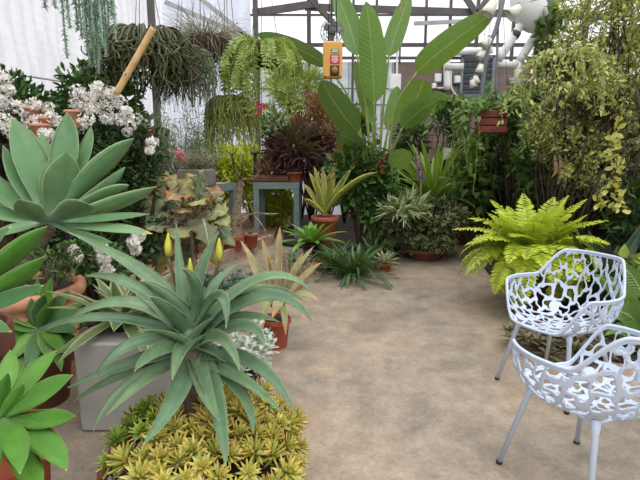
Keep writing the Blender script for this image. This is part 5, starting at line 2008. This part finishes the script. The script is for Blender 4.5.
# vine climbing down the grey conduit, and dangling heart leaves at top
LF['vine'] = leafmat('heart_vine_leaf', [(98, 132, 62), (74, 108, 50), (128, 156, 80), (58, 90, 44)], rough=.4, trans=.2, var=.15)

# slatted wooden hanging pot and its vine
Y = 6.4
c = P(491, 121, Y)
t = thing('hanging_pot', 'reddish-brown wooden hanging pot with a trailing green vine', 'hanging pot', c)
mb = MB()
w = 25 * mp(Y)
for k in range(3):
    z = c[2] - .11 + k * .095
    bbox(mb, (c[0], c[1], z), (w, w * .8, .085), .008)
part('slatted_pot', mb, mat('reddish_wood', (142, 74, 56), .7, col2=(112, 58, 46), scale=10), t, False)
hang_wires(t, np.array([c[0], 6.6, 4.3]), [c + [sx_ * w * .48, sy_ * w * .48, .1] for sx_ in (-1, 1) for sy_ in (-1, 1)])
mb, st = MB(), MB()
for i in range(34):
    a = rng.uniform(0, 6.28) if i % 3 == 0 else rng.uniform(-.6, 3.74)
    p = arc(c + [.12 * math.cos(a), .12 * math.sin(a), .12], a, rng.uniform(.5, 1.5), rng.uniform(-1.5, .6), rng.uniform(.25, .6), 8, .9)
    if rng.random() < .55:
        p = np.concatenate([p, p[-1] + np.c_[.03 * rng.standard_normal(5).cumsum(), .02 * rng.standard_normal(5).cumsum(), -np.linspace(.08, rng.uniform(.3, 1.3), 5)]])
    p = smooth_path(p, 18)
    tube(st, p, .004, 4, False)
    k = np.repeat(p[2:], 2, 0)
    batch(mb, HT, k + .02 * rng.standard_normal(k.shape), nrm(runit(len(k)) + [0, 0, -.35]), runit(len(k)) * .5 + [0, -.4, .7], rng.uniform(.07, .13, len(k)), None)
part('foliage', mb, LF['vine'], t)
part('stem', st, LF['petiole'], t)
for k, (px, py, Y, rx, rz, n, lab) in enumerate(((520, 118, 6.9, .36, .34, 420, 'broad heart-leaved climber right of the wooden hanging pot'), (474, 178, 7.2, .28, .6, 420, 'climbing vine column left of the lime fern'), (552, 45, 6.8, .26, .5, 240, 'heart-leaved vine sprays beside the white duct elbow'), (540, 175, 6.3, .55, .5, 700, 'mixed green climber just above the lime fern'))):
    shrub_thing('climber', lab, 'climber', px, py, Y, rx, rz, n, .13, .09, 'vine' if k != 3 else 'mdgreen', 'heart', 26, nl=12)
# dead brown leaf
b = P(558, 170, 5.0)
t = thing('dry_bract', 'hanging dry tan leaf in the middle of the right thicket', 'dry leaf', b)
mb = MB()
for dx, L in ((0, .3), (.06, .34), (-.05, .24)):
    sweep(mb, smooth_path([b + [dx, 0, .15], b + [dx + .01, -.02, 0], b + [dx * 1.3, 0, .15 - L]], 9), [.9, .4, 0], .07 * prof('lance', 9), 0, .4, 1)
part('foliage', mb, LF['brownleaf'], t)

# dark broad leaves behind the chair and glossy leaves at the right edge
LF['aspid'] = leafmat('deep_green_broad_leaf', [(44, 70, 46), (36, 60, 40), (54, 84, 52)], rough=.25, trans=.08, mid=(80, 110, 70), midw=.05)
q = np.array([P(606, 262, 4.1)[0], 4.15, .04])
t = thing('aspidistra', 'dark broad-leaved plant between the lime fern and the right edge', 'plant', q)
for k in rosette(q, 30, 1.0, .17, R(84), R(45), R(60), 'lance', 0, .2, r0=.08, inner=.6, wave=.02):
    part('leaf', k, LF['aspid'], t)
LF['peace'] = leafmat('broad_green_leaf', [(96, 130, 62), (82, 118, 56), (110, 144, 74)], mid=(176, 182, 96), midw=.07, rough=.35, trans=.2, vein=.3, veins=30)
YG = 3.35
q = np.array([P(640, 320, YG)[0], YG, .04])
t = thing('canna', 'broad mid-green leaves with yellow midribs behind the right chair back', 'plant', q)
for a, md, b, w, dY in (((640, 330), (622, 312), (592, 318), 26, -.1), ((640, 320), (618, 290), (590, 274), 22, .0), ((644, 300), (632, 276), (614, 262), 20, .1), ((650, 350), (628, 330), (604, 336), 22, -.15), ((650, 320), (668, 290), (690, 280), 24, 0), ((648, 310), (650, 270), (655, 240), 22, .1)):
    lf = part('leaf', hero_leaf(None, YG, a, md, b, dY, w, 'lance', 0, .2, .85, 18, 3), LF['peace'], t)
    pm = MB()
    tube(pm, smooth_path([q, (q + P(*a, YG)) / 2 + [.02, 0, 0], P(*a, YG)], 8), .008, 6)
    part('petiole', pm, LF['petiole'], lf)
shrub_thing('low_yellow_plant', 'small yellowish round-leaved plant at the right edge above the chair arm', 'plant', 636, 262, 3.9, .16, .14, 60, .1, .08, 'fish', 'heart', 8, ry=.15, nl=6)
# reddish ground plant under the chairs
LF['ground'] = leafmat('dusky_ground_leaf', [(96, 104, 66), (120, 96, 84), (78, 90, 56), (132, 116, 92), (150, 122, 112), (104, 120, 76)], rough=.5, trans=.12)
for k, (px, py, lab) in enumerate(((572, 360, 'low dusky green and pink rosettes on the soil behind the nearer chair'), (610, 352, 'low dusky rosettes under the far chair at the right'), (540, 352, 'low dusky rosettes just left of the far chair legs'))):
    q = F(px, py - 6)
    t = thing('ground_cover', lab, 'ground plant', q)
    mb = MB()
    for i in range(30):
        a, r = rng.uniform(0, 6.28), .27 * math.sqrt(rng.random())
        rosette(q + [r * math.cos(a), r * math.sin(a), .03 + .09 * rng.random()], 11, .09, .036, 1.3, .0, .3, 'lance', 0, .25, mb, 1, 6)
        tube(mb, [q, q + [r * math.cos(a), r * math.sin(a), .1]], .004, 5)
    part('foliage', mb, LF['ground'], t)

# ================================================================== pipes, box, vent and switches
YW = 7.0
t = thing('pipe_manifold', 'white plastic duct elbow with two slanting pipes in front of the brown wall', 'pipe', P(516, 90, YW))
mb = MB()
pth = smooth_path([P(528, -40, YW), P(528, -8, YW), P(529, 8, YW), P(537, 19, YW), P(546, 21, YW)], 22)
tube(mb, pth, np.interp(np.linspace(0, 1, 22), [0, .5, .75, 1], [.23, .23, .2, .12]), 22)
part('duct', mb, M['pvc'], t)
for pts, r in (([(526, 18), (512, 39), (498, 61)], .056), ([(542, 26), (530, 44), (519, 62)], .058), ([(497, 65), (520, 65)], .048), ([(519, 60), (517, 90)], .05), ([(445, 67), (463, 67)], .05)):
    mb = MB()
    p = [P(a, b, YW) for a, b in pts]
    tube(mb, smooth_path(p, 8) if len(p) > 2 else p, r, 16)
    part('pipe', mb, M['pvc'], t)
mb = MB()
a, b = P(517, 32, YW), P(514, 37, YW)
tube(mb, [a, b], .062, 16)
part('clamp', mb, M['cuff'], t)
mb = MB()
p = [P(447, 90, 10.9), P(447, 58, 10.9), P(450, 53, 10.9), P(492, 50, 10.9)]
tube(mb, smooth_path(p, 20), .075, 12)
single('vent_pipe', mb, M['pvc'], 'white horizontal pipe above the louvred vent', 'pipe', P(470, 52, 10.9))
# grey conduit with cone fittings
t = thing('conduit_pole', 'dark cable pole leaning by the paddle leaf with white cone fittings', 'cable pole', P(478, 95, 6.6))
mb = MB()
tube(mb, smooth_path([P(506, -14, 6.6), P(497, 26, 6.6), P(488, 50, 6.6), P(482, 90, 6.6), P(480, 112, 6.6)], 16), .03, 8)
tube(mb, smooth_path([P(502, -14, 6.62), P(498, 20, 6.62), P(497, 60, 6.62), P(496, 100, 6.6)], 12), .014, 6)
part('pole', mb, M['grey'], t)
for px, py, s, ang in ((490, 9, 1.5, -.5), (514, 12, 1.4, -.9), (486, 43, 1.1, -.7), (481, 55, .9, -.6), (480, 69, .9, -.2), (476, 80, .8, .2), (473, 84, .8, .4)):
    c = P(px, py, 6.45)
    r = .062 * s
    m_ = MB()
    lathe(m_, [(.02 * s, .07 * s), (.035 * s, .065 * s), (r * .8, 0), (r, -.05 * s), (r * .93, -.05 * s), (r * .6, 0), (.001, .04 * s)], (0, 0, 0), 18)
    V = m_.V[0]
    ca, sa = math.cos(ang), math.sin(ang)
    V = np.c_[V[:, 0] * ca - V[:, 2] * sa, V[:, 1], V[:, 0] * sa + V[:, 2] * ca]
    mb = MB()
    mb.add(V + c, m_.Q[0])
    part('cone_fitting', mb, mat('cream_shade', (236, 232, 216), .5), t)
    mb = MB()
    top = c + np.array([-math.sin(ang) * .06 * s, 0, math.cos(ang) * .06 * s])
    path = [top, top + [0.02, .1, .04 * s]]
    tube(mb, path, .022 * s, 8)
    part('clamp', mb, M['cuff'], t)
mb = MB()
x = P(548, 20, YW)[0]
tube(mb, [(x, YW, P(548, 26, YW)[2]), (x, YW, P(548, -30, YW)[2])], .06, 14)
tube(mb, [(x, YW, P(548, 24, YW)[2]), (x, YW, P(548, 15, YW)[2])], .072, 14)
part('grey_riser', mb, M['grey'], bpy.data.objects['pipe_manifold'], label='grey upright pipe joined to the white elbow')

# louvred vent
t = thing('louvre_vent', 'grey louvred vent on the brown wall', 'vent', P(476, 76, YB))
a, b = P(462, 57, YB), P(491, 96, YB)
cx, cz, wv, hv = (a[0] + b[0]) / 2, (a[2] + b[2]) / 2, b[0] - a[0], a[2] - b[2]
mb = MB()
for s in (-1, 1):
    box(mb, (cx + s * wv / 2, YB - .03, cz), (.06, .08, hv + .06))
    box(mb, (cx, YB - .03, cz + s * hv / 2), (wv, .08, .06))
part('frame', mb, M['louver'], t, False)
mb = MB()
box(mb, (cx, YB - .005, cz), (wv, .008, hv))
part('back_panel', mb, M['void'], t, False)
for k in range(7):
    mb = MB()
    z = cz - hv / 2 + (k + .5) * hv / 7
    box(mb, (cx, YB - .04, z), (wv - .06, .012, .10), ax=[[1, 0, 0], [0, math.cos(.7), math.sin(.7)], [0, -math.sin(.7), math.cos(.7)]])
    part('slat', mb, M['louver'], t, False)

# junction boxes and conduit loops
for px, py, s, lab in ((395, 82, (.26, .34), 'white square junction box beside the paddle leaf on the brown wall'), (438, 78, (.15, .18), 'small white switch box under the horizontal pipe'), (434, 86, (.1, .12), 'tiny white switch box low on the brown wall'), (457.5, 79.5, (.15, .16), 'small white switch box next to the louvred vent')):
    c = P(px, py, YB - .03)
    t = thing('junction_box', lab, 'switch box', c, 'switch boxes on the brown wall')
    mb = MB()
    bbox(mb, c, (s[0], .06, s[1]), .012)
    part('box', mb, M['pvc'], t, False)
    mb = MB()
    bbox(mb, c + [0, -.035, 0], (s[0] * .8, .012, s[1] * .8), .004)
    part('cover', mb, M['white'], t, False)
mb = MB()
for pts in ([(447, 70), (447, 84), (443, 88), (437, 88)], [(451, 68), (451, 86), (456, 95), (461, 96)], [(397, 50), (397, 74)]):
    tube(mb, smooth_path([P(a, b, YB - .03) for a, b in pts], 16), .024, 8)
single('cable_conduit', mb, M['pvc'], 'white bent conduit tubes linking the switch boxes', 'conduit', P(447, 80, YB - .03))
mb = MB()
tube(mb, smooth_path([P(412, 105, YB - .02), P(440, 92, YB - .02), P(452, 86, YB - .02), P(461, 84, YB - .02)], 14), .014, 6)
single('black_cable', mb, M['black'], 'thin black cable sagging along the brown wall', 'cable', P(440, 92, YB - .02))
mb = MB()
box(mb, (P(560, 79, 10.9)[0], 10.95, P(560, 79, 10.9)[2]), (2.2, .06, .06))
single('wall_batten', mb, M['rail'], 'pale batten along the brown wall behind the white pipes', 'rail', P(560, 79, 10.95), smooth=False)

# yellow hoist control box and caged fan
Y = 5.9
a, b = P(323, 42, Y), P(342, 78.5, Y)
c = (a + b) / 2
w, h = b[0] - a[0], a[2] - b[2]
t = thing('control_box', 'yellow hanging control box with green and red labels and a black knob', 'control box', c)
mb = MB()
bbox(mb, c, (w, .14, h), .018)
box(mb, c + [-w * .42, -.075, 0], (w * .08, .02, h * .9))
part('case', mb, M['yellow'], t, False)
fy = c[1] - .071


def face(name, u0, v0, u1, v1, m, d=.004, par=None):
    mb = MB()
    p0 = np.array([a[0] + w * (u0 + u1) / 2, fy - d / 2, a[2] - h * (v0 + v1) / 2])
    box(mb, p0, (w * (u1 - u0), d, h * (v1 - v0)))
    return part(name, mb, m, par or t, False)


g_ = face('green_label', .40, .22, .82, .33, M['green'])
for k in range(2):
    face('label_text', .46, .245 + k * .04, .76, .262 + k * .04, M['white'], .006, g_)
r_ = face('red_label', .36, .37, .86, .63, M['red'])
for k, (u0, u1) in enumerate(((.42, .80), (.46, .76), (.42, .80), (.5, .72))):
    face('label_text', u0, .41 + k * .052, u1, .43 + k * .052, M['white'], .006, r_)
k_ = face('knob_plate', .36, .67, .84, .96, M['black'])
mb = MB()
lathe(mb, [(.001, .03), (.035, .03), (.042, .022), (.045, 0)], (0, 0, 0), 20)
V = mb.V[0]
kc_ = np.array([a[0] + w * .6, fy - .004, a[2] - h * .81])
m2 = MB()
m2.add(np.c_[V[:, 0], -V[:, 2], V[:, 1]] + kc_, mb.Q[0])
part('knob', m2, mat('brass_knob', (150, 108, 50), .4, .5), k_)
mb = MB()
for dx in (-.05, .05):
    tube(mb, [c + [dx, 0, h / 2], np.array([c[0] + dx * .3, 6.0, 4.25])], .006, 6)
tube(mb, [np.array([c[0] - .05, 6.0, 4.25]), np.array([c[0] + .05, 6.0, 4.25])], .012, 6)
part('cord', mb, M['black'], t)
Yf_ = 6.9
fc = P(332, 31, Yf_)
t = thing('caged_fan', 'small round wire-caged fan above the yellow control box', 'fan', fc)
mb = MB()
Rf = 10.5 * mp(Yf_)
th = np.linspace(0, 2 * np.pi, 41)
for rr, yo in ((1, 0), (1, .1), (.75, -.04), (.5, -.06), (.25, -.07), (.75, .14), (.5, .16)):
    tube(mb, np.c_[fc[0] + Rf * rr * np.cos(th), np.full(41, fc[1] + yo), fc[2] + Rf * rr * np.sin(th)], .004, 5, False)
for k in range(14):
    an = k * 2 * np.pi / 14
    tube(mb, smooth_path([fc + [Rf * r_k * math.cos(an), yo, Rf * r_k * math.sin(an)] for r_k, yo in ((1, 0), (.75, -.04), (.3, -.07))], 6), .003, 4, False)
part('cage', mb, M['wire'], t)
mb = MB()
for k in range(3):
    an = k * 2.094 + .3
    d = np.array([math.cos(an), 0, math.sin(an)])
    sweep(mb, [fc + d * .03 + [0, .05, 0], fc + d * Rf * .5 + [0, .05, 0], fc + d * Rf * .88 + [0, .05, 0]], np.cross(d, [0, 1, 0]) + [0, .5, 0], [.04, .10, .07], .006, .1, 2)
part('blade', mb, M['louver'], t)
mb = MB()
tube(mb, [fc + [0, .03, 0], fc + [0, .2, 0]], .055, 14)
tube(mb, [fc + [0, .12, 0], fc + [0, .14, -.12], fc + [.02, .16, -.2]], .03, 8)
part('motor', mb, M['cuff'], t)
mb = MB()
tube(mb, [fc + [0, .16, 0], np.array([fc[0], 7.05, 4.3])], .012, 6)
part('stem', mb, M['cuff'], t)

# ================================================================== lattice armchairs
def chair_shell(mb):
    """Moulded bucket shell cut through with an irregular branch lattice."""
    NT, NR = 300, 110
    th = np.linspace(-np.pi, np.pi, NT, endpoint=False)
    rr = np.linspace(0.0, 1, NR)
    TH, RR = np.meshgrid(th, rr, indexing='ij')
    ss = lambda a, b, x: (lambda q: q * q * (3 - 2 * q))(np.clip((x - a) / (b - a), 0, 1))

    def rim(t):
        A = np.abs(t)
        ex = 2.35
        c_, s_ = np.cos(t), np.sin(t)
        k = (np.abs(c_) ** ex + np.abs(s_) ** ex) ** (-1 / ex)
        ax_ = np.where(c_ > 0, .275, .285)
        x = ax_ * k * c_
        y = .322 * k * s_ * (1 - .10 * np.clip(-c_, 0, 1))
        z = .445 + .205 * ss(R(24), R(56), A) + .165 * ss(R(116), R(146), A)
        x = x - .055 * ss(R(120), R(160), A)
        return x, y, z
    X1, Y1, Z1 = rim(TH)
    g = 1 - (1 - RR) ** 1.75
    hh = RR ** 3.0
    Z0 = .415 - .012 * (1 - RR)
    X = X1 * g + .015 * (1 - g)
    Y = Y1 * g
    Z = Z0 + (Z1 - .415) * hh
    front = np.exp(-(TH / .55) ** 2)
    Z -= .012 * front * RR ** 6
    S = np.stack([X, Y, Z], -1)
    # lattice field on unrolled polar plane
    L = np.linalg.norm(np.diff(S, axis=1), axis=2)
    arcl = np.concatenate([np.zeros((NT, 1)), np.cumsum(L, 1)], 1)
    px_, py_ = arcl * np.cos(TH), arcl * np.sin(TH)
    rs = np.random.default_rng(5)
    seeds = []
    tries = 0
    while tries < 9000:
        tries += 1
        i, j = rs.integers(0, NT), int(NR * math.sqrt(rs.random()) * .999)
        al = arcl[i, j]
        q = np.array([al * math.cos(th[i]), al * math.sin(th[i])])
        dmin = .037 + .032 * min(1, al / .36) + .024 * (rs.random() if al > .25 else 0)
        if all(np.hypot(*(q - s)) > dmin for s in seeds):
            seeds.append(q)
    seeds = np.array(seeds)
    # outside ring of seeds is not needed: the rim is always solid
    wx = px_ + .010 * np.sin(py_ * 43 + 1) + .007 * np.sin(py_ * 91 + px_ * 40)
    wy = py_ + .010 * np.sin(px_ * 39 + 2) + .007 * np.sin(px_ * 85 - py_ * 37)
    Pq = np.stack([wx, wy], -1).reshape(-1, 2)
    ang = np.arctan2(Pq[:, 1], Pq[:, 0])
    # stretch cells along the radius so that they look like leaves growing out of the seat
    er = np.stack([np.cos(ang), np.sin(ang)], -1)
    et = np.stack([-er[:, 1], er[:, 0]], -1)
    best = np.full((len(Pq), 5), 1e9)
    idx = np.zeros((len(Pq), 5), int)
    D = np.zeros((len(Pq), len(seeds)))
    for k, s in enumerate(seeds):
        d = Pq - s
        D[:, k] = (np.sum(d * er, 1) / 1.35) ** 2 + (np.sum(d * et, 1) * 1.1) ** 2
    idx = np.argpartition(D, 6, axis=1)[:, :6]
    dd = np.take_along_axis(D, idx, 1)
    o_ = np.argsort(dd, 1)
    idx = np.take_along_axis(idx, o_, 1)
    dd = np.take_along_axis(dd, o_, 1)
    sa = seeds[idx[:, 0]]
    acc = np.zeros(len(Pq))
    kk = .0044
    for m_ in range(1, 6):
        sb = seeds[idx[:, m_]]
        e = (dd[:, m_] - dd[:, 0]) / (2 * np.linalg.norm(sb - sa, axis=1) + 1e-9)
        acc += np.exp(-e / kk)
    ed = (-kk * np.log(acc)).reshape(NT, NR)
    tw = .0030 + .0034 * np.clip(arcl / .36, 0, 1) + .0012 * np.sin(px_ * 31) * np.sin(py_ * 27)
    f = tw - ed
    rimd = arcl[:, -1:] - arcl
    f = np.maximum(f, .017 - rimd)
    f = np.maximum(f, .03 - arcl)
    # solid pads over the four leg mounts
    for (mx, my) in ((.155, .165), (.155, -.165), (-.16, .15), (-.16, -.15)):
        f = np.maximum(f, .03 - np.hypot(X - mx, Y - my))
    # clip the grid triangles at f = 0
    vid = np.arange(NT * NR).reshape(NT, NR)
    i, j = np.meshgrid(np.arange(NT), np.arange(1, NR - 1), indexing='ij')
    i2 = (i + 1) % NT
    A, B, C_, D_ = vid[i, j], vid[i, j + 1], vid[i2, j + 1], vid[i2, j]
    tris = np.concatenate([np.stack([A, B, C_], -1).reshape(-1, 3), np.stack([A, C_, D_], -1).reshape(-1, 3)])
    V = [v for v in S.reshape(-1, 3)]
    ff = f.reshape(-1)
    cache, T = {}, []

    def cut(a, b):
        k = (a, b) if a < b else (b, a)
        if k not in cache:
            t_ = ff[a] / (ff[a] - ff[b])
            V.append(V[a] + (V[b] - V[a]) * t_)
            cache[k] = len(V) - 1
        return cache[k]
    pos = ff[tris] > 0
    cnt_ = pos.sum(1)
    full = tris[cnt_ == 3]
    for tri, pz in zip(tris[(cnt_ > 0) & (cnt_ < 3)], pos[(cnt_ > 0) & (cnt_ < 3)]):
        out = []
        for q in range(3):
            a_, b_ = tri[q], tri[(q + 1) % 3]
            if pz[q]:
                out.append(a_)
            if pz[q] != pz[(q + 1) % 3]:
                out.append(cut(a_, b_))
        for q in range(1, len(out) - 1):
            T.append([out[0], out[q], out[q + 1]])
    # seat centre disc
    cen = len(V)
    V.append(S[0, 0])
    ring = vid[:, 1]
    for q in range(NT):
        T.append([cen, ring[q], ring[(q + 1) % NT]])
    T = np.concatenate([full, np.array(T)])
    V = np.array(V)
    used = np.unique(T)
    rem = np.full(len(V), -1)
    rem[used] = np.arange(len(used))
    mb.add(V[used], None, rem[T])
    return S[:, -1]


t = thing('lattice_armchair', 'white lattice armchair farther from the camera, facing the left, against the lime fern', 'armchair', (0, 0, 0), 'white lattice armchairs')
mb = MB()
rim_pts = chair_shell(mb)
o = part('shell', mb, M['chair'], t)
md_ = o.modifiers.new('thickness', 'SOLIDIFY')
md_.thickness = .009
md_.offset = 0
mb = MB()
rp = np.concatenate([rim_pts, rim_pts[:2]])
tube(mb, rp, .0085, 10, False)
part('rim', mb, M['chair'], t)
LEGS = [((.155, .16), (.238, .238)), ((.155, -.16), (.238, -.238)), ((-.16, .145), (-.24, .225)), ((-.16, -.145), (-.24, -.225))]
for (tx, ty), (fx, fy_) in LEGS:
    mb = MB()
    a, b = np.array([tx, ty, .432]), np.array([fx, fy_, .012])
    tube(mb, [a, a + (b - a) * .12, a + (b - a) * .13, b], [.018, .0155, .0135, .0115], 14)
    lg = part('leg', mb, M['chair'], t)
    mb = MB()
    tube(mb, [np.array([fx, fy_, .014]), np.array([fx + .002 * np.sign(fx), fy_ + .002 * np.sign(fy_), 0])], .0145, 14)
    part('foot_cap', mb, M['rubber'], lg, label='black foot cap')
mb = MB()
fr = np.array([[.15, .16], [.15, -.16], [-.155, -.145], [-.155, .145]])
for k in range(4):
    a, b = fr[k], fr[(k + 1) % 4]
    tube(mb, [(a[0], a[1], .412), (b[0], b[1], .412)], .007, 8)
part('under_frame', mb, M['chair'], t)
A_, B_ = F(497, 380), F(562, 412)
fd = nrm(np.array([-(A_ - B_)[1], (A_ - B_)[0], 0]) * 1.0)
if fd[0] > 0:
    fd = -fd
cen = (A_ + B_) / 2 - fd * .238 + np.array([.018, 0, 0])
t.location = (cen[0], cen[1], .0)
t.rotation_euler = (0, 0, math.atan2(fd[1], fd[0]))
t.scale = (1.03, 1.03, 1.03)
t2 = copy_tree(t)
L_, F_ = F(498, 463), F(568, 445)
e = nrm(F_ - L_)
fd2 = np.array([-e[1], e[0], 0])
cen2 = (L_ + F_) / 2 - fd2 * .238 + np.array([.032, .0, 0])
t2.location = (cen2[0], cen2[1], 0)
t2.rotation_euler = (0, 0, math.atan2(fd2[1], fd2[0]))
t2['label'] = 'white lattice armchair nearer the camera, cut by the right picture edge'
